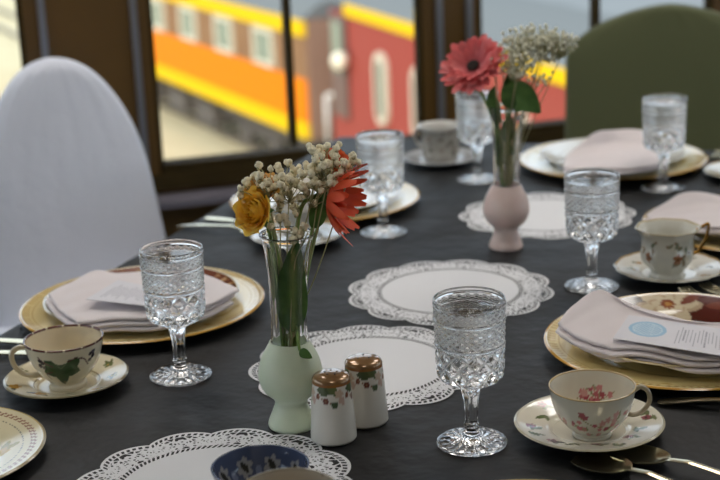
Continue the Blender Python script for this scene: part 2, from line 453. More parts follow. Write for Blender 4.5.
for px, py, a, lab in ((213, 488, .1, 'round white lace paper doily nearest the camera, under the blue cup'),
                       (368, 366, .3, 'round white lace doily beside the green vase and the two shakers'),
                       (450, 291, .0, 'round white lace doily in the middle, bare, behind the front right goblet'),
                       (547, 215, .2, 'round white lace doily behind the pink vase, farthest down the table')):
    o = link('doily', dm, None, at(px, py), a)
    tag(o, lab, 'doily', 'lace doilies down the middle of the table')

# ---------------------------------------------------------------- goblets
SEG = 432
def pyr(A, Zn, N, rows):
    """field of raised diamonds"""
    u = A*N/TAU; v = Zn*rows
    a = np.mod(u+v, 1)-.5; c = np.mod(u-v, 1)-.5
    return 1-2*np.maximum(abs(a), abs(c))
def bumps(A, Zn, N, rows):
    u = A*N/TAU; v = Zn*rows
    return (np.cos(PI*(u+v))*np.cos(PI*(u-v)))**2
def fade(z, a, b, w=.0012): return np.clip((z-a)/w, 0, 1)*np.clip((b-z)/w, 0, 1)
def cut_glass():
    m = mat('cut_glass', '#ffffff', 0, trans=1, ior=1.5); nt = m.node_tree; b = nt.nodes['Principled BSDF']
    e = nt.nodes.new('ShaderNodeBsdfPrincipled')
    e.inputs['Base Color'].default_value = (.93, .96, .97, 1); e.inputs['Roughness'].default_value = .35
    e.inputs['Transmission Weight'].default_value = .45; e.inputs['IOR'].default_value = 1.5
    a = nt.nodes.new('ShaderNodeAttribute'); a.attribute_name = 'Col'; x = nt.nodes.new('ShaderNodeMixShader')
    nt.links.new(a.outputs['Fac'], x.inputs[0]); nt.links.new(b.outputs[0], x.inputs[1]); nt.links.new(e.outputs[0], x.inputs[2])
    nt.links.new(x.outputs[0], nt.nodes['Material Output'].inputs['Surface']); return m
def goblet_meshes():
    zs = [.066, .0690, .0720, .0750, .0780, .0815, .086]
    rs = [.0115, .0160, .0225, .0282, .0322, .0346, .0358]
    zz = np.r_[curve(np.c_[rs, zs], 7)[:, 1], np.linspace(.0868, .1675, 190)]
    rr = np.r_[curve(np.c_[rs, zs], 7)[:, 0], np.interp(np.linspace(.0868, .1675, 190), [.086, .12, .1675], [.0358, .0372, .0388])]
    def disp(A, R, Z, I):
        d = .0009*bumps(A, (Z-.1215)/.0215, 24, 3)*fade(Z, .1215, .143, .0007)
        d += .0008*bumps(A, (Z-.1495)/.0108, 24, 1.5)*fade(Z, .1495, .1603, .0007)
        for c in (.1185, .1462): d += .0013*np.clip(1-((Z-c)/.0019)**2, 0, 1)
        d += .0008*np.clip(1-((Z-.1630)/.0012)**2, 0, 1)
        d += .0022*(np.minimum(pyr(A, (Z-.0755)/.0405, 12, 2.0)*1.6, 1)-.4)*fade(Z, .0755, .116, .0035)
        return d, 0*d
    pro = np.c_[rr, zz]
    inner = curve([(.0384, .1684), (.0374, .1684), (.0366, .165), (.036, .15), (.0350, .12), (.0330, .1), (.0295, .091), (.022, .0852), (.010, .0822), (.0004, .082)], 4)
    pro2 = np.r_[pro, inner]
    nout = len(pro)
    def d2(A, R, Z, I):
        a, b_ = disp(A, R, Z, I); k = (I < nout); return a*k, b_*k
    def etched(A, R, Z, I):                               # frosted cuts between the diamonds
        k = (I < nout)
        q = np.clip((.42-pyr(A, (Z-.1215)/.0215, 24, 3))/.2, 0, 1)*((Z > .1215) & (Z < .143))*.72
        q += np.clip((.42-pyr(A, (Z-.1495)/.0108, 24, 1.5))/.2, 0, 1)*((Z > .1495) & (Z < .1603))*.65
        q += np.clip((.16-pyr(A, (Z-.0755)/.0405, 12, 2.0))/.08, 0, 1)*((Z > .078) & (Z < .1155))*.6
        for c in (.1185, .1462): q += np.clip(1-((Z-c)/.0014)**2, 0, 1)*.4
        return np.repeat((q*k)[..., None], 3, -1)
    bowl = MB(); V, f, C = lathe(pro2, SEG, d2, etched); bowl.add(V, f, C)
    # stem with eight flat facets
    ps = curve([(.0078, .018), (.0068, .024), (.0066, .036), (.0072, .048), (.0086, .058), (.0115, .066)], 8)
    def d3(A, R, Z, I):
        ff = np.clip((Z-.018)/.004, 0, 1)*np.clip((.066-Z)/.006, 0, 1)
        a = np.mod(A, TAU/8)-TAU/16
        bead = .0016*np.clip(1-((Z-.0225)/.002)**2, 0, 1)
        return R*(1/np.cos(a)-1)*1.6*ff+bead, 0*R
    V, f, C = lathe(ps, SEG, d3); stem = MB().add(V, f)
    pf = np.r_[[(.0004, .0022), (.012, .0016), (.028, .0003), (.0365, .0)], curve([(.0365, 0), (.0390, .0015), (.0387, .0032), (.0362, .0043)], 3)[1:],
               curve([(.0362, .0043), (.029, .0052), (.020, .0068), (.0128, .0100), (.0088, .0145), (.0078, .018)], 8)[1:]]
    def d4(A, R, Z, I):
        top = (Z > .0042)
        g = np.clip((.0350-R)/.004, 0, 1)*np.clip((R-.009)/.004, 0, 1)*top
        return 0*R, .0009*g*np.abs(np.cos(9*A))-.0004*g
    V, f, C = lathe(pf, SEG, d4); foot = MB().add(V, f)
    fill = curve([(.0004, .0819), (.0102, .0821), (.0222, .0851), (.0297, .0909), (.0332, .1), (.0352, .12), (.0362, .15), (.0364, .1585)], 4)
    V, f, C = lathe(np.r_[fill, [(.034, .1578), (.02, .1576), (.0004, .1576)]], 96); wt = MB().add(V, f)
    return (bowl.mesh('bowl', cut_glass(), True, 75), stem.mesh('stem', glass, True, 25), foot.mesh('foot', glass, True, 75), wt.mesh('water', water_m, True, 40))
gm = goblet_meshes()
def goblet(px, py, rz, lab):
    t = empty('water_goblet', at(px, py, .0005), rz, lab, 'goblet', 'cut glass water goblets')
    for nme, me in zip(('bowl', 'stem', 'foot', 'water'), gm): link(nme, me, t)
    return t
goblet(472, 443, .1, 'cut glass water goblet in the front, between the shakers and the pink flowered cup')
goblet(181, 376, .3, 'cut glass water goblet on the left, in front of the left plate and napkin')
goblet(591.5, 287, .2, 'cut glass water goblet left of the footed floral cup, behind the right napkin')
goblet(383.5, 233, 0, 'cut glass water goblet behind the red-orange daisy of the green vase')
goblet(663, 189, .4, 'cut glass water goblet standing before the black chair at the right')
goblet(478, 180, .5, 'cut glass water goblet half hidden behind the pink vase, beside the far cup')

# ---------------------------------------------------------------- vases
def vase(px, py, tilt, colr, lab, mname, dark):
    t = empty('bud_vase', at(px, py, .0005), 0, lab, 'vase'); t.rotation_euler = (0, math.radians(tilt), 0)
    fr = mat(mname, colr, .3, trans=.3, ior=1.3, sss=0, spec=.5, vary=(40, .35, dark))
    bs = curve([(.0262, .0), (.0270, .003), (.0255, .009), (.0215, .019), (.0185, .029), (.0215, .0355), (.0305, .044), (.0360, .057), (.0362, .068), (.0325, .083), (.0260, .096), (.0222, .103)], 8)
    ins = curve([(.0203, .103), (.024, .096), (.0295, .083), (.0325, .066), (.030, .047), (.018, .038), (.0004, .036)], 6)
    V, f, C = lathe(np.r_[[(.0004, .001)], bs, ins], 72); MB().add(V, f).build('frosted_base', fr, t, angle=60)
    up = curve([(.0222, .1034), (.0212, .110), (.0208, .130), (.0216, .165), (.0240, .198), (.0278, .220), (.0308, .2270)], 8)
    inn = curve([(.0306, .2280), (.0290, .2280), (.0264, .220), (.0225, .198), (.0201, .165), (.0192, .130), (.0196, .110), (.0203, .1034)], 8)
    ang = 16
    V, f, C = lathe(np.r_[up, inn], 96, lambda A, R, Z, I: (-.0007*np.abs(np.cos(6*A))*np.clip((Z-.1)/.02, 0, 1)*np.clip((.205-Z)/.02, 0, 1)*(I < len(up)), 0*R))
    MB().add(V, f).build('clear_neck', glass, t, angle=60)
    V, f, C = lathe([(.0004, .0930), (.0165, .0930), (.0170, .125), (.0179, .155), (.0181, .16), (.0004, .16)], 48)
    return t
V1 = vase(292, 425, 1.6, '#eef6de', 'flower vase with clear neck and frosted pale green base', 'frosted_green_glass', '#cfe2c2')
V2 = vase(506, 247, 1.0, '#fbe6dc', 'flower vase with clear neck and frosted pink base', 'frosted_pink_glass', '#e6bdb2')
v1, v2 = V1, V2

# ---------------------------------------------------------------- flowers
def petal(L, W, cup, tip=.25, n=7, m=4, col0=(1, 0, 0), col1=(1, 0, 0), base=.3, twist=0):
    """a petal along +x from the origin, curved upward (+z) by cup; returns grid P,C"""
    P = np.zeros((n, 2*m+1, 3)); C = np.zeros((n, 2*m+1, 3))
    for i in range(n):
        t = i/(n-1); w = W*(base+(1-base)*math.sin(min(1, t*1.25)*PI/2))*(1-max(0, (t-.72)/.28)**2*(1-tip))
        for j in range(2*m+1):
            u = (j-m)/m
            P[i, j] = (L*t, u*w, cup*L*t*t+.18*w*u*u+twist*u*w*t)
            C[i, j] = np.array(col0)*(1-t)+np.array(col1)*t
    return P, C
def euler(ax_z, ax_x=None):
    z = Vector(ax_z).normalized(); x = Vector((0, 0, 1)) if abs(z.z) < .9 else Vector((1, 0, 0))
    x = (x-z*x.dot(z)).normalized(); y = z.cross(x)
    return np.array([[x[i], y[i], z[i]] for i in range(3)])
def gerbera(vloc, loc, face, R, c_in, c_out, ctr, lab, stem_to, layers=3, npet=20, cup=.1, wid=.125, name='gerbera'):
    """loc: head centre; face: direction the head looks; stem runs to stem_to (all vase-local)"""
    t = empty(name, vloc.location, 0, lab, 'flower'); t.rotation_euler = vloc.rotation_euler
    Rm = euler(face); loc = np.array(loc, float)
    m = MB(); g = random.Random(npet+int(R*1000))
    for l in range(layers):
        for k in range(npet):
            a = TAU*(k+.5*l)/npet+g.uniform(-.09, .09); Lp = R*(1-.2*l)*g.uniform(.86, 1.06)
            P, C = petal(Lp-.006, Lp*wid, cup+.22*l+g.uniform(-.1, .12), .35, 7, 2, lin(c_in), lin(c_out)*g.uniform(.8, 1.1), .4, g.uniform(-.2, .2))
            P = P+np.array([.006, 0, .0012*l]); q = np.array([[math.cos(a), -math.sin(a), 0], [math.sin(a), math.cos(a), 0], [0, 0, 1]])
            m.grid((P@q.T)@Rm.T+loc, C)
    m.build('petals', petal_m, t)
    m = MB()
    for k in range(90):
        rr = .0085*R/.05*math.sqrt(k/90); a = k*2.39996
        m.ball(np.array([rr*math.cos(a), rr*math.sin(a), .004+.002*(1-k/90)])@Rm.T+loc, .0012, 6)
    m.build('flower_centre', mat(ctr[0], ctr[1], .7), t)
    m = MB()                                             # green cup behind the head
    V, f, C = lathe([(.0004, -.014), (.004, -.013), (.008, -.007), (.0105, 0), (.0004, .001)], 16); V = V@Rm.T+loc; m.add(V, f)
    m.build('calyx', green, t)
    b0 = Vector(loc)-Vector(face).normalized()*.012; e = Vector(stem_to)
    c1 = b0-Vector(face).normalized()*.02; c1.z -= .02
    pts = curve([tuple(b0), tuple(c1), (e.x*.3+c1.x*.35, e.y*.3+c1.y*.35, .19), tuple(e)], 8)
    MB().tube(pts, .0024, 8).build('stem', stemg, t)
    return t
def rose(vloc, loc, face, R, c1, c2, lab, stem_to):
    t = empty('rose', vloc.location, 0, lab, 'flower'); t.rotation_euler = vloc.rotation_euler; Rm = euler(face); loc = np.array(loc, float); g = random.Random(int(R*1e4))
    m = MB()
    for l, (n_, rad, op) in enumerate(((3, .22, 0), (4, .36, .02), (5, .52, .08), (5, .68, .2), (6, .84, .42), (6, .98, .7))):
        for k in range(n_):
            a = TAU*(k+.37*l)/n_+g.uniform(-.2, .2); n, mm = 10, 6; hw = PI/n_*1.25; f1, f2 = g.uniform(0, 6), g.uniform(.9, 1.1)
            P = np.zeros((n, 2*mm+1, 3)); C = np.zeros((n, 2*mm+1, 3))
            for i in range(n):
                tt = i/(n-1); prof = math.sin(min(1, tt*1.35+.08)*PI/2)
                for j in range(2*mm+1):
                    u = (j-mm)/mm; wa = u*hw*math.sin(min(1, .4+tt)*PI/2)
                    ruf = .09*max(0, tt-.45)*math.sin(u*5+f1)*(1+l*.35)
                    rr = R*f2*(rad*prof + op*.55*max(0, tt-.55)**1.5*2 + ruf*.6 - .10*(1-op)*max(0, tt-.6))
                    zz = R*(1.0*tt*(1-.30*op) - .42*op*max(0, tt-.72)*1.6 - .10*u*u*tt + ruf*.5 + .05*(5-l)/5)
                    P[i, j] = (rr*math.cos(a+wa), rr*math.sin(a+wa), zz)
                    C[i, j] = lin(c1)*(1-tt**.7)+lin(c2)*tt**.7
            m.grid((P-np.array([0, 0, R*.45]))@Rm.T+loc, C)
    m.build('petals', petal_m, t)
    m = MB(); V, f, C = lathe([(.0004, -.5*R), (.25*R, -.5*R), (.42*R, -.3*R), (.2*R, -.1*R)], 12); m.add(V@Rm.T+loc, f)
    for k in range(5):
        a = TAU*k/5; P, C = petal(R*.9, R*.14, -.2, .1); q = np.array([[math.cos(a), -math.sin(a), 0], [math.sin(a), math.cos(a), 0], [0, 0, 1]])
        m.grid((P@q.T-np.array([0, 0, .42*R]))@Rm.T+loc)
    m.build('calyx', green, t)
    b0 = Vector(loc)-Vector(face).normalized()*.45*R; e = Vector(stem_to)
    pts = curve([tuple(b0), tuple(b0-Vector(face).normalized()*.012-Vector((0, 0, .015))), (e.x*.3+b0.x*.4, e.y, .185), tuple(e)], 8)
    MB().tube(pts, .002, 8).build('stem', stemg, t)
    return t
def breath(vloc, clusters, r0, r1, lab, bm, roots, stemr=.0005):
    """baby's breath: clusters = [(centre, radii, count)]"""
    t = empty('babys_breath', vloc.location, 0, lab, 'flower'); t.rotation_euler = vloc.rotation_euler; g = random.Random(11); bl = MB(); st = MB(); cal = MB()
    for ci, (c, rad, cnt) in enumerate(clusters):
        pts = []
        tries = 0
        while len(pts) < cnt and tries < cnt*40:
            tries += 1
            d = Vector((g.gauss(0, 1), g.gauss(0, 1), g.gauss(0, 1))).normalized()*(g.random()**.45)
            p = Vector((c[0]+d.x*rad[0], c[1]+d.y*rad[1], c[2]+d.z*rad[2]))
            if all((p-q).length > r0*1.5 for q in pts): pts.append(p)
        # branching: main stems to nodes, nodes to blossoms
        nodes = [Vector((c[0]+g.uniform(-.5, .5)*rad[0], c[1]+g.uniform(-.5, .5)*rad[1], c[2]-rad[2]*g.uniform(.3, .9))) for _ in range(max(3, min(9, cnt//11)))]
        for nd in nodes:
            rt = Vector(roots[g.randrange(len(roots))])
            k = Vector((nd.x*.45+g.uniform(-.006, .006), nd.y*.4, .20+g.uniform(-.01, .01)))
            st.tube(curve([tuple(nd), tuple(k), tuple((k+rt)/2), tuple(rt)], 5), stemr*1.5, 5)
        for p in pts:
            r = g.uniform(r0, r1); nd = min(nodes, key=lambda q: (q-p).length)
            st.tube([tuple(p-Vector((0, 0, r*.8))), tuple((p+nd)/2+Vector((g.uniform(-.003, .003), 0, -.002))), tuple(nd)], stemr, 4)
            for _ in range(9):
                dd = Vector((g.gauss(0, 1), g.gauss(0, 1), g.gauss(0, 1))).normalized()*r*.52
                bl.ball(p+dd, r*.56, 6)
            cal.ball(p-Vector((0, 0, r*.85)), r*.5, 6)
    o = bl.build('blossoms', bm, t); o['kind'] = 'stuff'
    st.build('stems', mat('sprig_stem', '#a5a276', .6), t); cal.build('calyxes', mat('sprig_calyx', '#aaa478', .6), t)
    return t
def leaf(vloc, P, W, lab, rootp, bend=.15, faceup=(0, -1, .2)):
    """broad leaf along the polyline P (vase-local)"""
    t = empty('leaf_sprig', vloc.location, 0, lab, 'leaf'); t.rotation_euler = vloc.rotation_euler
    C = curve(P, 8); n = len(C); m = 5; G = np.zeros((n, 2*m+1, 3)); up = Vector(faceup).normalized()
    for i in range(n):
        tt = i/(n-1); tg = Vector(C[min(i+1, n-1)]-C[max(i-1, 0)]).normalized(); sd = tg.cross(up).normalized(); nn = sd.cross(tg)
        w = W*math.sin(PI*min(1, tt**.8*.98+.02))**.8
        for j in range(2*m+1):
            u = (j-m)/m; G[i, j] = Vector(C[i])+sd*u*w+nn*(bend*w*abs(u)-.04*W*math.sin(tt*18)*abs(u))
    MB().grid(G).build('blade', green, t)
    MB().tube([P[0], ((P[0][0]+rootp[0])/2, (P[0][1]+rootp[1])/2, (P[0][2]+rootp[2])/2), rootp], .0016, 6).build('stem', stemg, t)
    return t
# vase-local: x right, y away, z up.   green vase bouquet
rose(v1, (-.033, -.024, .260), (-.60, -.70, .30), .0200, '#f2a018', '#ffd254', 'orange-yellow rose at the left of the green vase bouquet', (-.006, -.004, .075))
rose(v1, (-.026, .006, .276), (-.3, -.6, .75), .018, '#c88432', '#eebb66', 'pale orange rose among the baby\'s breath, middle of the green vase bouquet', (.004, .006, .080))
rose(v1, (.052, .018, .303), (.3, -.5, .8), .017, '#c8582a', '#e87a44', 'orange bud behind the baby\'s breath, at upper right of the green vase', (.008, .004, .08))
gerbera(v1, (.047, -.004, .270), (.93, -.24, -.16), .046, '#c83c1c', '#f05c30', ('red_flower_centre', '#7a2a18'), 'red-orange gerbera daisy drooping right from the green vase', (.006, -.002, .07), layers=2, npet=15, cup=.78, wid=.135)
bw = mat('cream_blossom', '#fbf2d6', .8, vary=(300, .3, '#decfa4'))
breath(v1, [((.000, -.002, .280), (.056, .026, .034), 88), ((.050, -.010, .308), (.036, .024, .026), 50), ((.010, -.020, .240), (.034, .01, .014), 9)],
       .0039, .0052, 'cream baby\'s breath sprigs in the green vase', bw, [(-.008, .002, .09), (.0, -.006, .09), (.007, .003, .09)])
leaf(v1, [(.002, -.006, .116), (.004, -.008, .145), (.006, -.009, .185), (.012, -.006, .226)], .0175, 'broad green leaf inside the clear neck of the green vase', (.004, 0, .07), .3)
leaf(v1, [(-.012, .004, .14), (-.013, .004, .165), (-.016, .003, .19), (-.022, .002, .214)], .008, 'narrow green leaf at the left inside the green vase', (0, 0, .075))
leaf(v1, [(.028, -.004, .235), (.034, -.004, .247), (.036, -.004, .262), (.035, -.002, .276)], .0095, 'small green leaf under the red-orange daisy', (.006, 0, .09))
leaf(v1, [(.012, -.030, .102), (.018, -.033, .099), (.026, -.034, .094)], .0055, 'small leaf lying against the front of the green base', (.008, -.012, .125))
# pink vase bouquet
gerbera(v2, (-.052, -.01, .292), (-.38, -.62, .66), .056, '#c4424a', '#ee7674', ('dark_flower_centre', '#2c2018'), 'pink-red gerbera daisy facing left in the pink vase', (-.006, 0, .08), layers=3, npet=20, cup=.1, wid=.15)
bw2 = mat('pale_blossom', '#f2efdc', .8, vary=(200, .2, '#d6d2b4'))
breath(v2, [((.048, .012, .322), (.068, .03, .030), 330), ((.012, -.018, .298), (.034, .02, .028), 110), ((-.018, -.02, .302), (.022, .01, .014), 16), ((.050, 0, .272), (.032, .02, .012), 14)],
       .0022, .0033, 'pale baby\'s breath sprays in the pink vase', bw2, [(-.006, .002, .09), (.004, -.004, .09)])
leaf(v2, [(.004, -.01, .225), (.012, -.02, .246), (.028, -.024, .240), (.050, -.024, .220)], .024, 'dark green leaf hanging right over the pink vase rim', (.004, 0, .10), .25)
leaf(v2, [(.000, .0, .225), (.004, -.004, .243), (.004, -.006, .262), (.004, -.006, .285)], .015, 'dark green leaf standing up in the pink vase', (0, 0, .10), .25)
leaf(v2, [(-.012, -.004, .20), (-.020, -.008, .225), (-.024, -.01, .245), (-.02, -.01, .262)], .010, 'green leaf at the left of the pink vase rim', (-.004, 0, .10), .25)
leaf(v2, [(.001, .002, .135), (-.002, 0, .16), (.002, 0, .19), (.004, 0, .22)], .015, 'green leaf inside the clear neck of the pink vase', (0, 0, .08), .3)
leaf(v2, [(-.008, .004, .125), (-.010, .004, .15), (-.013, .003, .18), (-.018, .002, .208)], .008, 'narrow green leaf at the left inside the pink vase', (0, 0, .08), .3)

# ---------------------------------------------------------------- shakers
def shaker(px, py, rz, lab, holes):
    t = empty('shaker', at(px, py, .0005), rz, lab, 'shaker', 'salt and pepper shakers')
    pr_ = np.r_[[(.0004, 0), (.0235, 0)], curve([(.0245, .0006), (.0258, .003), (.0258, .007), (.0240, .035), (.0217, .068), (.0214, .0705)], 16)]
    def cf(A, R, Z, I):
        U = A*.0235; C = base_col(A.shape, '#d6d2c8'); P_ = TAU*.0235
        for k in range(4):
            c = P_*(k+.5)/4; g = random.Random(k)
            put(C, m_leaf(U, Z, (c-.006, .0650), .0105, .0062, .05), '#4d5a3c'); put(C, m_leaf(U, Z, (c+.004, .0655), .009, .005, -.7), '#5f6a45')
            put(C, m_flower(U, Z, (c+.012, .0600), .0060, 5), '#c2ab98'); put(C, m_flower(U, Z, (c+.0150, .0520), .0050, 5), '#bfa598')
            put(C, m_ell(U, Z, (c-.004, .0530), .0037, .0034), '#6d3f35'); put(C, m_ell(U, Z, (c-.0145, .0575), .003, .003), '#7a4636')
            put(C, m_leaf(U, Z, (c+.006, .0490), .0046, .0040, .5), '#4f5e44')
            put(C, m_line(U, Z, [(c-.014, .058), (c-.004, .053), (c+.006, .049)], .0004), '#8a6a50')
        put(C, Z > .0683, '#8b5a2e'); return C
    V, f, C = lathe(pr_, 160, None, cf); MB().add(V, f, C).build('body', glaze, t, angle=50)
    top = curve([(.0214, .0705), (.0211, .0732), (.0185, .0762), (.011, .0782), (.0004, .0788)], 6)
    V, f, C = lathe(top, 64, None, lambda A, R, Z, I: base_col(A.shape, '#9a6f3e')); MB().add(V, f, C).build('domed_top', mat('brown_glaze', '#94714c', .16, coat=.5, metal=.35), t)
    h_ = MB()
    for k in range(holes):
        a = TAU*k/holes; r = .007
        c = Vector((r*math.cos(a), r*math.sin(a), .0784)); h_.tube([c, c+Vector((0, 0, .0006))], .0011, 10)
    h_.build('holes', mat('hole_black', '#15100c', .8), t)
shaker(334, 438, -.9, 'white shaker with brown top and painted leaves, the nearer of the pair', 5)
shaker(366, 421, -.5, 'white shaker with brown top and painted leaves, the one behind', 3)

# ---------------------------------------------------------------- plates, saucers and cups
def plate_prof(R, base, hb, ht, thick=.003, well=.62):
    """top surface from centre to rim, then the underside"""
    top = curve([(.0004, hb), (R*well*.9, hb), (R*well, hb+.0012), (R*(well+.1), hb+(ht-hb)*.42), (R*.94, ht-.002), (R-.001, ht)], 10)
    und = curve([(R, ht-.0006), (R-.0012, ht-thick), (R*(well+.1), hb+(ht-hb)*.3-thick), (base+.004, .003), (base, 0), (base-.004, 0), (base-.006, .0022), (.0004, .0022)], 5)
    return np.r_[top, und], len(top)
def plate(name, loc, rz, R, base, hb, ht, cf, lab, cat, group=None, seg=240, well=.62, disp=None, part=True):
    pr_, nt_ = plate_prof(R, base, hb, ht, well=well)
    prd = []                                               # refine so that painted ornament is crisp
    for a, c in zip(pr_[:-1], pr_[1:]):
        k = max(1, int(np.hypot(*(c-a))/.0012)); prd += [a+(c-a)*i/k for i in range(k)]
    prd.append(pr_[-1]); prd = np.array(prd); L_ = np.argmax(prd[:, 1] > ht-1e-6)
    def col(A, R_, Z, I): return cf(R_*np.cos(A), R_*np.sin(A), R_, A, I <= L_)
    V, f, C = lathe(prd, seg, disp, col)
    o = MB().add(V, f, C).build(name, glaze, None, loc, rz, angle=60)
    return tag(o, lab, cat, group)
def charger_cf(body, edge0):
    edge = '#c9a86a'
    def cf(X, Y, R_, A, top):
        C = base_col(R_.shape, body); k = R_.max()
        put(C, (R_ > k-.015) & (R_ < k-.004) & (np.mod(A*130/TAU+R_*0, 1) < .42), edge)
        put(C, (R_ > k-.0190) & (R_ < k-.0175), edge); put(C, R_ > k-.0018, '#b07f35')
        n = np.sin(X*55+3*np.sin(Y*40))*np.sin(Y*60+2*np.sin(X*70)); put(C, (n > .72) & (R_ < k-.02), '#c9b069')
        C[~top] = lin('#c49440'); return C
    return cf
def flowers_on(C, X, Y, seed, n, r0, r1, cols, size, green_='#4d5f3a'):
    g = random.Random(seed)
    for k in range(n):
        a = TAU*k/n+g.uniform(-.12, .12); rr = g.uniform(r0, r1); c = (rr*math.cos(a), rr*math.sin(a)); s = size*g.uniform(.7, 1.15)
        for q in range(2):
            b = a+g.uniform(-1.5, 1.5); put(C, m_leaf(X, Y, (c[0]+s*1.2*math.cos(b), c[1]+s*1.2*math.sin(b)), s*.9, s*.36, b), green_)
        put(C, m_flower(X, Y, c, s, 5, a), g.choice(cols)); put(C, m_ell(X, Y, c, s*.22, s*.22), '#c9a25a')
# left setting
pL = at(143, 304, .012)
PLz = T+.0005
loc = (pL.x, pL.y, PLz)
plate('charger_plate', loc, 0, .171, .10, .004, .0165, charger_cf('#e4d098', '#b98a44'), 'cream and gold charger plate on the left, before the white chair', 'plate', 'gold-rimmed charger plates')
def cfL(X, Y, R_, A, top):
    C = base_col(R_.shape, '#dcd6cc'); put(C, (R_ > .104) & (R_ < .1335), '#6f3b2a')
    flowers_on(C, X, Y, 3, 26, .112, .127, ['#b08060', '#8f4a3a', '#c7a27e'], .006, '#8a6a3a')
    put(C, (R_ > .1015) & (R_ < .104), '#b58a4a'); put(C, (R_ > .1335), '#d8cdb0'); C[~top] = lin('#cfc4a6'); return C
plate('dinner_plate', (loc[0], loc[1], T+.0052), .0, .137, .075, .006, .0235, cfL, 'dinner plate with red-brown band on the left charger, under the folded napkin', 'plate', 'dinner plates on chargers')
# right setting
pR = at(682, 341, .012); locR = (pR.x, pR.y, PLz)
plate('charger_plate', locR, 0, .171, .10, .004, .0165, charger_cf('#e6d294', '#a8793c'), 'cream and gold charger plate at the right front, behind the pink flowered cup', 'plate', 'gold-rimmed charger plates')
def cfR(X, Y, R_, A, top):
    C = base_col(R_.shape, '#3d3428'); g = X/.06
    C[:] = lin('#2e3a26')*(1-np.clip(g*.5+.5, 0, 1))[..., None]+lin('#5a241c')*np.clip(g*.5+.5, 0, 1)[..., None]
    for fx, fy, fr, ph in ((.022, .108, .046, .3), (-.098, -.02, .030, 1.), (.085, -.05, .032, 2.), (-.02, -.09, .032, 0)):
        for ring_, cc in ((1, '#b8a184'), (.86, '#d3c2a2'), (.55, '#bfa283'), (.48, '#d8c8a8')):
            put(C, m_flower(X, Y, (fx, fy), fr*ring_, 7, ph+ring_), cc)
        put(C, m_flower(X, Y, (fx, fy), fr*.24, 9, ph), '#8e4a2c'); put(C, m_ell(X, Y, (fx, fy), fr*.1, fr*.1), '#c08a4a')
    for lx, ly, an in ((-.055, .105, 2.6), (-.08, .085, 2.2), (.055, .11, .4), (.082, .08, -.5), (.1, .03, 1.2), (-.11, .05, 1.8)):
        put(C, m_leaf(X, Y, (lx, ly), .018, .008, an), '#56603a' if lx < 0 else '#7a3a28')
    put(C, (R_ > .1340), '#c9a45a'); C[~top] = lin('#cdbf9e'); return C
plate('dinner_plate', (locR[0], locR[1], T+.0052), .15, .137, .075, .006, .0265, cfR, 'dark dinner plate with big cream flowers on the right front charger', 'plate', 'dinner plates on chargers')
# right middle setting
p3 = at(752, 224, .012); loc3 = (p3.x, p3.y, PLz)
plate('charger_plate', loc3, 0, .171, .10, .004, .0165, charger_cf('#cdb98a', '#a8793c'), 'gold-edged charger plate at the right border, behind the footed floral cup', 'plate', 'gold-rimmed charger plates')
def cfP(c0, c1):
    def cf(X, Y, R_, A, top):
        C = base_col(R_.shape, c0); put(C, (R_ > R_.max()-.004), c1); put(C, (R_ > R_.max()*.72) & (R_ < R_.max()*.735), c1); C[~top] = lin(c0); return C
    return cf
plate('dinner_plate', (loc3[0], loc3[1], T+.0052), 0, .132, .075, .006, .022, cfP('#c9bda4', '#a98446'), 'pale dinner plate at the right border, under the napkin behind the footed cup', 'plate', 'dinner plates on chargers')
# far setting
p4 = at(612, 159, .012); loc4 = (p4.x, p4.y, PLz)
plate('charger_plate', loc4, 0, .178, .10, .004, .0165, charger_cf('#d8cfb0', '#a98446'), 'gold-rimmed charger plate at the far end before the black chair', 'plate', 'gold-rimmed charger plates')
plate('dinner_plate', (loc4[0], loc4[1], T+.0052), 0, .137, .075, .006, .022, cfP('#dcdad2', '#b09a70'), 'pale dinner plate at the far end under the white napkin', 'plate', 'dinner plates on chargers')
# behind the green vase
p5 = at(325, 199, .012); loc5 = (p5.x, p5.y, PLz)
plate('charger_plate', loc5, 0, .168, .10, .004, .0165, charger_cf('#dccfa8', '#a98446'), 'gold-rimmed charger plate behind the flowers of the green vase', 'plate', 'gold-rimmed charger plates')
plate('dinner_plate', (loc5[0], loc5[1], T+.0052), 0, .135, .075, .006, .022, cfP('#d6cfc2', '#b09a70'), 'pale dinner plate behind the flowers of the green vase', 'plate', 'dinner plates on chargers')
# near left plate
def cfN(X, Y, R_, A, top):
    C = base_col(R_.shape, '#ded2ae'); k = .125
    put(C, (R_ > k-.016) & (R_ < k-.008) & (np.mod(A*80/TAU+R_*100, 1) < .5), '#7b2f2a')
    put(C, (R_ > k-.0255) & (R_ < k-.0225) & (np.mod(A*100/TAU, 1) < .5), '#4a4a50'); put(C, R_ > k-.0022, '#b59a5e')
    flowers_on(C, X, Y, 5, 7, .05, .085, ['#c9a860', '#b98f4c'], .012, '#a89a58'); C[~top] = lin('#b8ab8c'); return C
p6 = at(-70, 453, .01)
plate('side_plate', (p6.x, p6.y, PLz), 0, .125, .07, .004, .015, cfN, 'cream plate with dark red hatched rim, cut off at the lower left corner', 'plate')
# bottom edge gold rim
p7 = at(530, 556, .012)
plate('charger_plate', (p7.x, p7.y, PLz), 0, .15, .09, .004, .0165, charger_cf('#d8c48c', '#a8793c'), 'gold rim of the charger plate cut off by the lower border', 'plate', 'gold-rimmed charger plates')

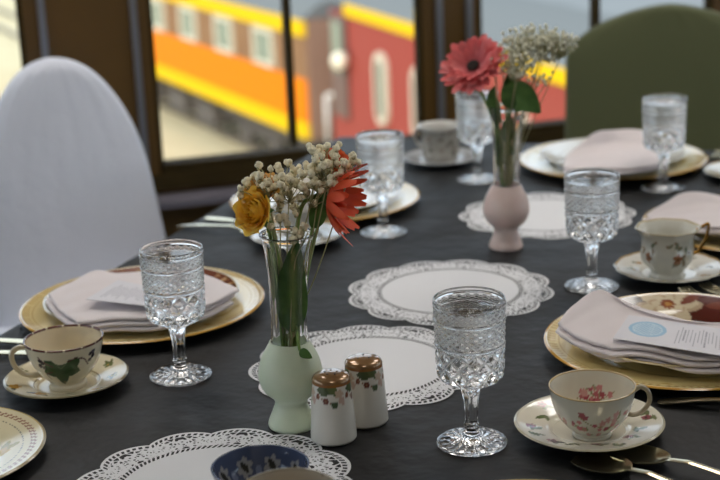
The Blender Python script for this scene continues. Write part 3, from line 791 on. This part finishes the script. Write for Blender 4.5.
def sauc(px, py, R, cf, lab, scal=0, h=.016):
    p = at(px, py, .008)
    dsp = None
    if scal: dsp = lambda A, R_, Z, I: (-.0022*(1-np.abs(np.sin(scal/2*A)))*(R_/R)**4, 0*R_)
    return plate('saucer', (p.x, p.y, T+.0005), 0, R, R*.46, .0038, h, cf, lab, 'saucer', 'saucers', 180, .5, dsp)
def cup(px, py, prof_o, wall, cf, lab, rz, handle, hmat, colors, z0=.0048, name='teacup', disp=None, hr=.0028, colin=None):
    """prof_o: outer profile (r,z) from foot to lip"""
    p = at(px, py, z0+.002)
    t = empty(name, (p.x, p.y, T+z0), rz, lab, 'cup', 'cups on saucers')
    o = curve(prof_o, 8); H = o[-1][1]
    d = []
    for a, c in zip(o[:-1], o[1:]):
        k = max(1, int(np.hypot(*(c-a))/.0011)); d += [a+(c-a)*i/k for i in range(k)]
    d.append(o[-1]); o = np.array(d)
    fz = prof_o[2][1]
    inn = [(r-wall, z) for r, z in o[::-1] if z > fz+.004]
    inn = [(inn[0][0]+wall*.5, H+.0004)]+inn+[(inn[-1][0]*.6, fz+.0025), (.0004, fz+.002)]
    full = np.r_[[(.0004, .0016), (prof_o[0][0]-.004, .0016), (prof_o[0][0]-.003, 0)], o, inn]; no = 3+len(o)
    def col(A, R_, Z, I): return cf(A*.042, Z, A, I < no, R_, H)
    def dd(A, R_, Z, I):
        return disp(A, R_, Z, I) if disp else (0*R_, 0*R_)
    V, f, C = lathe(full, 240, dd, col)
    MB().add(V, f, C).build('bowl', glaze, t, angle=60)
    MB().tube(curve(handle, 8), hr, 10, C=lin(colors)).build('handle', hmat, t)
    return t
CW = TAU*.042
# 1. pink flowered cup, front right
def cfS1(X, Y, R_, A, top):
    C = base_col(R_.shape, '#e2dccb'); g = random.Random(6)
    for k in range(16):
        a = TAU*k/16+g.uniform(-.1, .1); rr = g.uniform(.052, .070); c = (rr*math.cos(a), rr*math.sin(a))
        put(C, m_leaf(X, Y, c, .0085, .0034, g.uniform(0, 6)), '#56683c'); put(C, m_leaf(X, Y, (c[0]+.006, c[1]), .007, .003, g.uniform(0, 6)), '#6b7350')
        if k % 2 == 0: put(C, m_flower(X, Y, (c[0]-.002, c[1]+.004), .0065, 5), '#8a4a52'); put(C, m_ell(X, Y, (c[0]-.002, c[1]+.004), .0022, .0022), '#5a2a32')
    put(C, R_ > .0800, '#a98446'); C[~top] = lin('#c9bfa4'); return C
sauc(589, 427, .081, cfS1, 'saucer painted with leaves and berries under the pink flowered cup', h=.017)
def cfC1(U, Z, A, outer, R_, H):
    C = base_col(U.shape, '#ddd8c8'); g = random.Random(3)
    for cx, seed in ((4.75, 1), (3.2, 2), (6.0, 3), (1.3, 4)):
        g = random.Random(seed); c0 = cx*.042
        put(C, m_line(U, Z, [(c0-.022, .036), (c0-.01, .027), (c0, .024), (c0+.014, .022), (c0+.024, .028)], .0006), '#9a8f62')
        for k in range(17):
            c = (c0+g.gauss(0, .014), .028+g.gauss(0, .0072)); s = g.uniform(.0024, .0048)
            if k % 3 == 0: put(C, m_leaf(U, Z, (c[0]+.004, c[1]), .004, .0014, g.uniform(0, 6)), '#8c9468')
            put(C, m_flower(U, Z, c, s, 5, k), g.choice(['#b9636a', '#c88080', '#a44c56', '#cf9a94']))
    put(C, (Z > H-.0012), '#c9b184'); return C
cup(592, 432, [(.0215, 0), (.0215, .002), (.0205, .005), (.029, .0125), (.038, .024), (.0435, .038), (.0462, .052), (.0472, .0575)], .0016, cfC1,
    'shallow white teacup painted with pink flowers, at the right front', .0, [(.0450, 0, .0490), (.053, 0, .053), (.061, 0, .047), (.0625, 0, .035), (.055, 0, .024), (.046, 0, .0205), (.038, 0, .022)], glaze, '#b3a68c', hr=.0027)
# 2. green leaf cup, left
def cfS2(X, Y, R_, A, top):
    C = base_col(R_.shape, '#ddd2b4'); flowers_on(C, X, Y, 9, 9, .05, .066, ['#c79b48', '#b98c3c', '#5f6a3a'], .008, '#5c6238'); put(C, R_ > .0740, '#cfc6ae')
    put(C, (R_ > .040) & (R_ < .0408), '#8a7a5a'); C[~top] = lin('#8a8064'); return C
sauc(67, 381, .0755, cfS2, 'cream saucer with painted fruit under the green leaf cup', h=.017)
def cfC2(U, Z, A, outer, R_, H):
    C = base_col(U.shape, '#e6dcc2')
    for ca in (4.78, 1.6):
        c0 = ca*.042; K = 1.35
        for dx, dz, L_, W_, an in ((-.006, 0, .012, .0075, .25), (.006, .0, .012, .0075, -.25+PI), (0, -.007, .011, .0065, PI/2), (-.009, .006, .007, .005, 2.4), (.010, .006, .008, .0055, .7)):
            put(C, m_leaf(U, Z, (c0+dx*K, .034+dz*K), L_*K, W_*K, an), '#35522f')
        for an in (0, .9, 2.2, PI, -PI/2): put(C, m_line(U, Z, [(c0, .037), (c0+.011*math.cos(an), .037+.010*math.sin(an))], .0004), '#6a8455')
        put(C, m_line(U, Z, [(c0+.008, .046), (c0+.018, .050), (c0+.028, .046), (c0+.034, .036)], .0008), '#5a2c30')
        put(C, m_line(U, Z, [(c0-.010, .040), (c0-.020, .046), (c0-.026, .052)], .0008), '#5a2c30')
        put(C, m_line(U, Z, [(c0-.012, .032), (c0-.022, .028), (c0-.02, .020)], .0007), '#5a2c30')
        for gx, gz in ((.036, .050), (.040, .046), (.036, .042), (.040, .052), (-.022, .044), (-.026, .040), (-.021, .038), (-.025, .047)):
            put(C, m_ell(U, Z, (c0+gx, gz), .0027, .0027), '#2a2230')
    C[~outer] = lin('#e2d6bc')
    put(C, (Z > H-.0015) & (np.mod(A*14/TAU, 1) < .9), '#5a2c28'); return C
cup(68, 383, [(.0235, 0), (.0235, .004), (.0215, .0075), (.030, .0165), (.0405, .032), (.0465, .050), (.0488, .062)], .002, cfC2,
    'cream teacup painted with green grape leaves on the left', -.0, [(-.043, 0, .050), (-.055, -.002, .052), (-.064, -.004, .046), (-.063, -.006, .032), (-.053, -.006, .020), (-.038, -.004, .016), (-.030, -.002, .0165)], glaze, '#cfc0a2', hr=.0034)
# 3. footed floral cup, right middle
def cfS3(X, Y, R_, A, top):
    C = base_col(R_.shape, '#dcd9d0'); flowers_on(C, X, Y, 12, 8, .05, .064, ['#a98a68', '#8f8a78'], .0055, '#7c8470'); put(C, R_ > .076, '#b08c4c'); C[~top] = lin('#c5c2b6'); return C
sauc(669, 271, .079, cfS3, 'scalloped white saucer with gold edge under the footed floral cup', 14, .017)
def cfC3(U, Z, A, outer, R_, H):
    C = base_col(U.shape, '#dad8cc'); g = random.Random(5)
    for k in range(34):
        c = (g.uniform(0, CW), g.uniform(.012, .058)); put(C, m_leaf(U, Z, c, .0062, .0026, g.uniform(0, 6)), g.choice(['#7d846a', '#8f917c', '#8a7a62']))
        c2 = (c[0]+g.uniform(-.006, .006), c[1]+g.uniform(-.005, .005)); put(C, m_ell(U, Z, c2, .0022, .0022), '#9a8468')
    for ca in (4.9, 3.7, 6.1, 2.0, .8): put(C, m_flower(U, Z, (ca*.042, .036), .0088, 5, ca), '#a07050'); put(C, m_ell(U, Z, (ca*.042, .036), .0022, .0022), '#6e4a34')
    C[~outer] = lin('#dedcd2'); put(C, Z > H-.0014, '#b9a87c'); return C
cup(667, 275, [(.026, 0), (.0255, .004), (.0225, .009), (.029, .017), (.0365, .028), (.0385, .038), (.0365, .050), (.0375, .062), (.0425, .071), (.0465, .075)], .0016, cfC3,
    'footed white floral teacup with gold handle, behind the right napkin', .0, [(.041, 0, .069), (.051, 0, .074), (.058, 0, .077), (.0585, 0, .068), (.055, 0, .054), (.049, 0, .044), (.044, 0, .036), (.037, 0, .033)], gold, '#b98a3c',
    disp=lambda A, R_, Z, I: (.0011*np.cos(8*A)*np.clip(R_/.03, 0, 1), 0*R_), hr=.0024)
# 4. far cup
sauc(441, 159, .0745, cfP('#c9ccd0', '#a9a08c'), 'pale blue-grey saucer under the grey patterned cup at the far end')
def cfC4(U, Z, A, outer, R_, H):
    C = base_col(U.shape, '#a9a49a'); g = random.Random(15)
    for k in range(60):
        c = (g.uniform(0, CW), g.uniform(.01, .065)); put(C, m_flower(U, Z, c, g.uniform(.003, .006), 5, k), g.choice(['#87807a', '#6d6860', '#8f8278']))
    put(C, Z > H-.006, '#cfccc4'); C[~outer] = lin('#d0cdc6'); return C
cup(441, 159, [(.030, 0), (.030, .003), (.034, .006), (.0365, .014), (.037, .04), (.038, .06), (.0425, .069), (.045, .0715)], .002, cfC4,
    'grey patterned cup on its saucer at the far end of the table', 2.6, [(.037, 0, .060), (.052, 0, .060), (.058, 0, .045), (.052, 0, .03), (.037, 0, .024)], glaze, '#c0bcb2', hr=.003)
# 5. saucer and cup behind the green vase
sauc(297, 237, .0755, cfP('#d2d2cc', '#b09a70'), 'pale saucer behind the clear neck of the green vase')
cup(300, 238, [(.0235, 0), (.0235, .004), (.0215, .0065), (.029, .015), (.0365, .030), (.041, .045), (.044, .058)], .0018,
    lambda U, Z, A, outer, R_, H: base_col(U.shape, '#d2cfc8'), 'plain pale cup behind the baby\'s breath of the green vase', .9, [(.039, 0, .048), (.053, 0, .05), (.058, 0, .036), (.05, 0, .02), (.032, 0, .018)], glaze, '#cfccc4', hr=.003)
# 6. right border saucer and cup
sauc(748, 173, .079, cfP('#cfccc0', '#a98446'), 'small saucer cut off by the right border, beside the far goblet')
cup(750, 173, [(.0235, 0), (.0235, .004), (.0215, .0065), (.029, .015), (.0365, .030), (.041, .045), (.044, .058)], .0018,
    lambda U, Z, A, outer, R_, H: base_col(U.shape, '#d6d2c4'), 'pale cup at the right border, mostly outside the picture', .3, [(.039, 0, .048), (.053, 0, .05), (.058, 0, .036), (.05, 0, .02), (.032, 0, .018)], glaze, '#cfccc4', hr=.003)
# 7. blue bowl and beige cup at the lower border
def cfB(U, Z, A, outer, R_, H):
    C = base_col(U.shape, '#454e66'); U2 = A*.046
    for k in range(9):
        c = TAU*.046*(k+.5)/9
        put(C, m_flower(U2, R_ if False else Z, (c, H*.62), .0105, 6, .4), '#8f8f90'); put(C, m_leaf(U2, Z, (c, H*.62), .0075, .0035, .9), '#33332f'); put(C, m_ell(U2, Z, (c+.016, H*.5), .004, .0065), '#6f7890')
    put(C, Z < H*.26, '#8f9092'); put(C, (Z > H*.26) & (Z < H*.32), '#55607c')
    return C
cup(263, 509, [(.024, 0), (.024, .003), (.022, .006), (.034, .016), (.043, .030), (.0475, .044), (.049, .050)], .002, cfB,
    'blue and white patterned bowl standing on the nearest doily at the bottom', 1.0, [(.045, 0, .042), (.056, 0, .044), (.061, 0, .032), (.052, 0, .02), (.038, 0, .018)], glaze, '#454e66', z0=.002, hr=.003)
def cfG(U, Z, A, outer, R_, H):
    C = base_col(U.shape, '#b5aa98'); g = random.Random(8)
    for k in range(40): put(C, m_flower(U, Z, (g.uniform(0, CW), g.uniform(.012, H)), g.uniform(.002, .005), 5, k), g.choice(['#8c7a6a', '#7d7468', '#9a8074']))
    put(C, Z > H-.002, '#8d8678'); return C
q = at(288, 489, .097); q = Vector(q)
tB = cup(291, 545, [(.024, 0), (.024, .004), (.022, .010), (.032, .028), (.039, .054), (.0425, .078), (.044, .095)], .002, cfG,
    'beige floral cup rim cut off by the lower border, before the blue bowl', 2.6, [(.040, 0, .084), (.052, 0, .088), (.057, 0, .064), (.05, 0, .04), (.034, 0, .034)], glaze, '#b5aa98', z0=.002, hr=.003)
tB.location = (q.x, q.y, T+.002)

# ---------------------------------------------------------------- napkins and cards
def bil(ctrl, n, m):
    """smooth surface through a control grid of world points"""
    G = np.array([[tuple(p) for p in row] for row in ctrl]); R1 = np.array([curve(r, m) for r in G])
    return np.transpose(np.array([curve(R1[:, j], n) for j in range(R1.shape[1])]), (1, 0, 2))
def sheet(mb, S, th, inset=0):
    """solid cloth slab with rounded edges from surface S"""
    n, m = S.shape[:2]; c = S.mean((0, 1)); dn = np.array([0, 0, -th])
    loop = [(i, 0) for i in range(n)]+[(n-1, j) for j in range(1, m)]+[(i, m-1) for i in range(n-2, -1, -1)]+[(0, j) for j in range(m-2, 0, -1)]
    mb.grid(S); mb.grid(S+dn, flip=True)
    L = np.array([S[i, j] for i, j in loop]); k = len(L); rings = []
    out = L-np.roll(L, 1, 0); tang = np.roll(L, -1, 0)-np.roll(L, 1, 0); nrm = np.c_[tang[:, 1], -tang[:, 0], 0*tang[:, 0]]
    nrm /= np.linalg.norm(nrm, axis=1)[:, None]+1e-9
    if ((L-c)*nrm).sum() < 0: nrm = -nrm
    for a in np.linspace(0, PI, 6): rings.append(L+nrm*math.sin(a)*th*.5+np.array([0, 0, -th/2+math.cos(a)*th/2]))
    P = np.array(rings); P = np.concatenate([P, P[:, :1]], 1); mb.grid(P)
def shrink(S, f, dz, rot=0, dx=0, dy=0):
    c = S.mean((0, 1)); D = S-c; q = np.array([[math.cos(rot), -math.sin(rot), 0], [math.sin(rot), math.cos(rot), 0], [0, 0, 1]])
    D = D@q.T; return c+D*np.array([f, f, .9])+np.array([dx, dy, dz])
def napkin(ctrl, lab, layers, th=.0050):
    S = bil([[at(p[0], p[1], p[2]+.008) for p in row] for row in ctrl], 8, 8); mb = MB(); 
    u = np.linspace(0, 1, S.shape[0])[:, None]; v = np.linspace(0, 1, S.shape[1])[None]
    S[..., 2] += .0007*np.sin(u*17+v*9)+.0005*np.sin(v*23-u*6)
    org = S.mean((0, 1)); org[2] = S[..., 2].min()
    for k, (f, dz, rot, dx, dy) in enumerate(layers): sheet(mb, shrink(S, f, dz, rot, dx, dy)-org, th)
    return tag(mb.build('napkin', linen, None, org, angle=70), lab, 'napkin', 'folded white napkins'), S
LAY = [(1, 0, 0, 0, 0), (.99, -.0068, .03, -.005, -.005), (.95, -.0136, -.04, .002, -.010)]
# left: corners far-left, far-right, near-right, near-left (rows run from left to right)
napkin([[(50, 293, .036), (57, 304, .034), (66, 313, .032), (78, 321, .030)],
        [(72, 281, .041), (82, 291, .038), (96, 303, .034), (110, 318, .031)],
        [(96, 270, .045), (115, 284, .040), (140, 296, .036), (158, 316, .033)],
        [(122, 273, .040), (152, 280, .038), (180, 289, .038), (202, 305, .037)],
        [(172, 270, .036), (198, 273, .038), (220, 280, .042), (237, 288, .046)]],
       'folded white napkin with a card, on the left plate', LAY)
# right
napkin([[(560, 322, .042), (568, 329, .038), (590, 340, .034), (612, 347, .032)],
        [(574, 304, .052), (592, 313, .044), (614, 327, .036), (632, 346, .036)],
        [(600, 288, .060), (618, 303, .046), (640, 320, .036), (664, 351, .036)],
        [(632, 307, .044), (660, 313, .040), (684, 325, .036), (700, 358, .034)],
        [(690, 322, .040), (706, 326, .038), (722, 338, .036), (736, 356, .040)],
        [(748, 322, .040), (760, 330, .038), (770, 340, .036), (782, 352, .036)]],
       'folded white napkin with raised corner and printed card, at right front', LAY)
# far end and right middle, behind the goblet
napkin([[(566, 158, .034), (566, 162, .034), (566, 168, .032)],
        [(584, 140, .060), (588, 152, .042), (600, 168, .032)],
        [(598, 130, .074), (612, 146, .046), (626, 168, .034)],
        [(622, 128, .072), (634, 146, .046), (646, 166, .034)],
        [(648, 129, .066), (662, 146, .044), (668, 160, .034)]],
       'white napkin with raised back edge on the far plate before the black chair', LAY[:2])
napkin([[(648, 214, .034), (652, 219, .032), (660, 226, .030)],
        [(668, 200, .052), (684, 212, .040), (700, 226, .032)],
        [(692, 190, .064), (716, 206, .044), (734, 226, .034)],
        [(736, 200, .044), (756, 210, .040), (776, 222, .034)]],
       'white napkin with raised corner at the right border, behind the footed cup', LAY[:2])
def card(c4, lab, crest):
    """c4: world-space corners given as (px,py,h): text start-top, start-bottom, end-bottom, end-top"""
    a, b_, c, d = [np.array(at(*p)) for p in c4]; n, m = 150, 90
    u = np.linspace(0, 1, n)[:, None, None]; v = np.linspace(0, 1, m)[None, :, None]
    S = (a*(1-u)+d*u)*(1-v)+(b_*(1-u)+c*u)*v; U = u[..., 0]+0*v[..., 0]; Vv = v[..., 0]+0*u[..., 0]
    C = base_col(U.shape, '#dcd9de'); Lx = np.linalg.norm(d-a); Ly = np.linalg.norm(b_-a); X, Y = U*Lx, Vv*Ly
    g = random.Random(2); x0 = .012
    if crest:
        q = np.hypot((X-Ly*.42), (Y-Ly*.45)); put(C, q < Ly*.30, '#9cc0d8'); put(C, (q < Ly*.24), '#c3d6e2'); put(C, (q < Ly*.22) & (np.sin(X*900)*np.sin(Y*1200) > .1), '#8db4cf')
        x0 = Ly*.9
    x = x0
    while x < Lx-.01:                                    # columns of small print running across the card
        l0 = g.uniform(.15, .3); l1 = g.uniform(.6, .85)
        put(C, (abs(X-x) < .0007) & (Vv > l0) & (Vv < l1) & (np.sin(Y*2100+x*900) > -.55), '#8c8a94'); x += .0042 if g.random() < .8 else .008
    mb = MB(); org = S.mean((0, 1)); mb.grid(S-org, C); mb.grid(S-org-np.array([0, 0, .0008]), C*0+lin('#dcd9de'), flip=True)
    ed = np.array([np.r_[S[:, 0], S[-1, 1:], S[-2::-1, -1], S[0, -2:0:-1]]-org]); P = np.concatenate([ed, ed-np.array([0, 0, .0008])]); P = np.concatenate([P, P[:, :1]], 1)
    mb.grid(P, np.ones(P.shape)*lin('#cfccd0'))
    o = mb.build('menu_card', paper, None, org, smooth=False); return tag(o, lab, 'card', 'printed cards on napkins')
card([(629, 315, .0525), (613, 338, .0485), (760, 362, .054), (757, 334, .054)], 'printed card with round blue emblem on the right front napkin', True)
card([(118, 280, .0545), (86, 299, .0535), (166, 308, .050), (176, 292, .051)], 'small printed card on the left napkin', False)

# ---------------------------------------------------------------- cutlery
def path_frame(pts, wid, zz, n=9, bowl=None):
    """flat ware along +x: half widths wid(t), heights zz(t), bowl depth"""
    k = len(pts); G = np.zeros((k, n, 3))
    for i, x in enumerate(pts):
        for j in range(n):
            u = (j-(n-1)/2)/((n-1)/2); G[i, j] = (x, wid[i]*u, zz[i]-(bowl[i]*(1-u*u) if bowl is not None else 0)-.0003*abs(u))
    return G
def solid(mb, G, th):
    mb.grid(G); mb.grid(G-np.array([0, 0, th]), flip=True)
    n, m = G.shape[:2]; L = np.r_[G[:, 0], G[-1, 1:], G[-2::-1, -1], G[0, -2:0:-1]]; P = np.array([L, L-np.array([0, 0, th])]); P = np.concatenate([P, P[:, :1]], 1); mb.grid(P)
def spoon_mesh():
    K = 1.28; x = np.linspace(0, .155, 60); bw_ = np.where(x < .052, .0165*np.sqrt(np.clip(1-((x-.024)/.0285)**2, 0, 1)), 0)
    w = np.maximum(bw_, np.interp(x, [0, .046, .052, .1, .14, .152, .155], [0.001, .003, .0026, .003, .0055, .0055, .002])); w[0] = .001
    z = np.interp(x, [0, .012, .03, .05, .07, .12, .155], [.006, .0075, .0085, .0105, .014, .0095, .0035])
    bd = np.interp(x, [0, .01, .026, .045, .052], [0, .0045, .0065, .003, 0])
    mb = MB(); solid(mb, path_frame(x*K, w*K*1.15, z, 13, bd), .0013); return mb.mesh('spoon', silver, True, 50)
def fork_mesh():
    x = np.linspace(.045, .185, 50); w = np.interp(x, [.045, .055, .068, .075, .12, .17, .182, .185], [.0115, .0115, .008, .003, .003, .006, .006, .002])
    z = np.interp(x, [.045, .07, .09, .15, .185], [.004, .0075, .012, .009, .0035]); mb = MB(); solid(mb, path_frame(x, w, z, 9), .0018)
    for k in range(4):
        y = (k-1.5)*.0062; mb.tube(curve([(.048, y, .0032), (.03, y, .002), (.012, y, .0032), (.0, y*.95, .0075)], 5), [.0016]*15+[.0006], 8)
    return mb.mesh('fork', silver, True, 50)
def knife_mesh():
    x = np.linspace(0, .22, 50); w = np.interp(x, [0, .01, .06, .11, .12, .2, .215, .22], [.0015, .007, .0095, .008, .0055, .008, .008, .004])
    mb = MB(); solid(mb, path_frame(x, w, np.interp(x, [0, .11, .13, .22], [.003, .003, .006, .006]), 7), .0022); return mb.mesh('knife', silver, True, 50)
sm, fm, km = spoon_mesh(), fork_mesh(), knife_mesh()
def ware(kind, me, a, b_, lab, cat, h=0.0008):
    """tip at pixel a, handle pointing toward pixel b_"""
    A, B = at(*a), at(*b_); o = link(kind, me, None, (A.x, A.y, T+h), math.atan2(B.y-A.y, B.x-A.x)); return tag(o, lab, cat, 'silver cutlery')
ware('teaspoon', sm, (577, 461), (700, 503), 'silver teaspoon nearest the lower border, bowl half in view', 'spoon')
ware('teaspoon', sm, (612, 454), (735, 487), 'silver teaspoon just behind the lowest one, lower right corner', 'spoon')
ware('dinner_fork', fm, (683, 292), (760, 322), 'silver fork left of the pair beyond the right front plate', 'fork')
ware('dinner_fork', fm, (703, 288), (790, 318), 'silver fork right of the pair beyond the right front plate', 'fork')
ware('teaspoon', sm, (838, 416), (650, 404), 'thin silver handle lying right of the pink flowered cup', 'spoon')
ware('dinner_knife', km, (-96, 339), (32, 346), 'silver knife with upper handle at the left border behind the leaf cup', 'knife')
ware('dinner_knife', km, (-92, 355), (34, 357), 'silver knife with lower handle at the left border behind the leaf cup', 'knife')
ware('teaspoon', sm, (277, 238), (196, 230), 'silver spoon reaching left from behind the green vase', 'spoon')
ware('dinner_knife', km, (318, 231), (205, 221), 'silver knife lying left behind the orange-yellow rose', 'knife')
ware('dinner_fork', fm, (722, 154), (700, 170), 'silver fork at the right border beside the far goblet', 'fork')

# ---------------------------------------------------------------- chairs
def chair(name, loc, face, w, top, matl, lab, crown, lean=.08, fold=.004, seat=.44, exps=2.6, shoulder=.30, taper=.07):
    """covered chair: back slab lofted down over a seat block; face = direction the sitter looks"""
    rz = math.atan2(face[1], face[0])-PI/2           # local +y is the facing direction
    n = 128; rows = []
    def ring_(cx, cy, hx, hy, z, p=4, amp=0):
        out = []
        for k in range(n):
            a = TAU*k/n; c, s = math.cos(a), math.sin(a); r = (abs(c)**p+abs(s)**p)**(-1/p)
            wv = amp*(math.sin(a*17+z*9)+.6*math.sin(a*29-z*14))
            out.append((cx+(hx+wv)*c*r, cy+(hy+wv)*s*r, z))
        return out
    sh = .47
    for z in np.linspace(.012, sh-.015, 12): rows.append(ring_(0, .19, w/2+.02+.015*(sh-z), seat/2+.03+.01*(sh-z), z, 6, fold*1.3*(sh-z)/sh+.001))
    rows.append(ring_(0, .185, w/2+.012, seat/2+.02, sh, 6, .001))
    rows.append(ring_(0, .10, w/2*.99, .12, sh+.012, 5, 0))
    zt = top
    zl = list(np.linspace(sh+.02, zt-shoulder, 12))+[zt-shoulder*(1-math.sin(t)) for t in np.linspace(.08, PI/2, 20)]
    for z in zl:
        t = max(0, (z-(zt-shoulder))/shoulder); hw = w/2*(1-taper*(z-sh)/(zt-sh))*max(1e-3, (1-t**exps))**(1/crown)
        th = .036*(1-.25*(z-sh)/(zt-sh))*(1 if t < .9 else max(.08, math.sqrt(max(0, 1-((t-.9)/.1)**2))))
        g_ = fold*.35*(.4+1.6*t)
        rows.append(ring_(0, -.02-lean*(z-sh)/(zt-sh), max(hw, .003), th+.012*(1-(z-sh)/(zt-sh)), z, 2.6, g_ if hw > .03 else 0))
    P = np.array(rows)
    P = np.concatenate([P, P[:, :1]], 1); mb = MB().grid(P); mb.add([tuple(P[-1, k]) for k in range(n)], [tuple(range(n))])
    return tag(mb.build(name, matl, None, loc, rz, angle=50), lab, 'chair')
wc = mat('white_chair_cover', '#e2e6f2', .85, bump=[('noise', 5, .5, .03), ('noise', 700, .1, .0005)], sheen=.1)
bc = mat('black_chair_cover', '#565a3a', .9, bump=[('noise', 4, .4, .02)], sheen=.15)
chair('covered_chair', (-.548, 2.76, 0), (.50, -.86), .40, T+.238, wc, 'chair in a white cloth cover with rounded back, at the left of the table', 2.0, fold=.0012, taper=.25, shoulder=.27, exps=2.4)
chair('covered_chair', (.735, 3.32, 0), (-.22, -.97), .49, T+.219, bc, 'chair in a black cloth cover with rounded back, at the far end', 1.5, fold=.001, shoulder=.13, exps=1.9, taper=.0)

# ---------------------------------------------------------------- light
w = bpy.data.worlds.new('sky'); sc.world = w; w.use_nodes = True; nt = w.node_tree
bg = nt.nodes['Background']; bg.inputs[0].default_value = (.72, .86, 1.0, 1); bg.inputs[1].default_value = 1.25
sd = bpy.data.lights.new('sun', 'SUN'); sd.energy = 1.3; sd.angle = math.radians(1); sd.color = (1, .94, .84)
so = bpy.data.objects.new('sun', sd); COL.objects.link(so)
so.rotation_euler = Vector((.42, .62, -.66)).to_track_quat('-Z', 'Y').to_euler()
sc.view_settings.view_transform = 'Standard'; sc.view_settings.look = 'None'; sc.view_settings.gamma = 1
sc.view_settings.use_curve_mapping = False; sc.view_settings.exposure = 0.6
sc.cycles.max_bounces = 24; sc.cycles.transmission_bounces = 20; sc.cycles.glossy_bounces = 8; sc.cycles.diffuse_bounces = 4
sc.cycles.use_denoising = True; sc.cycles.caustics_reflective = False
sc.cycles.sample_clamp_indirect = 6
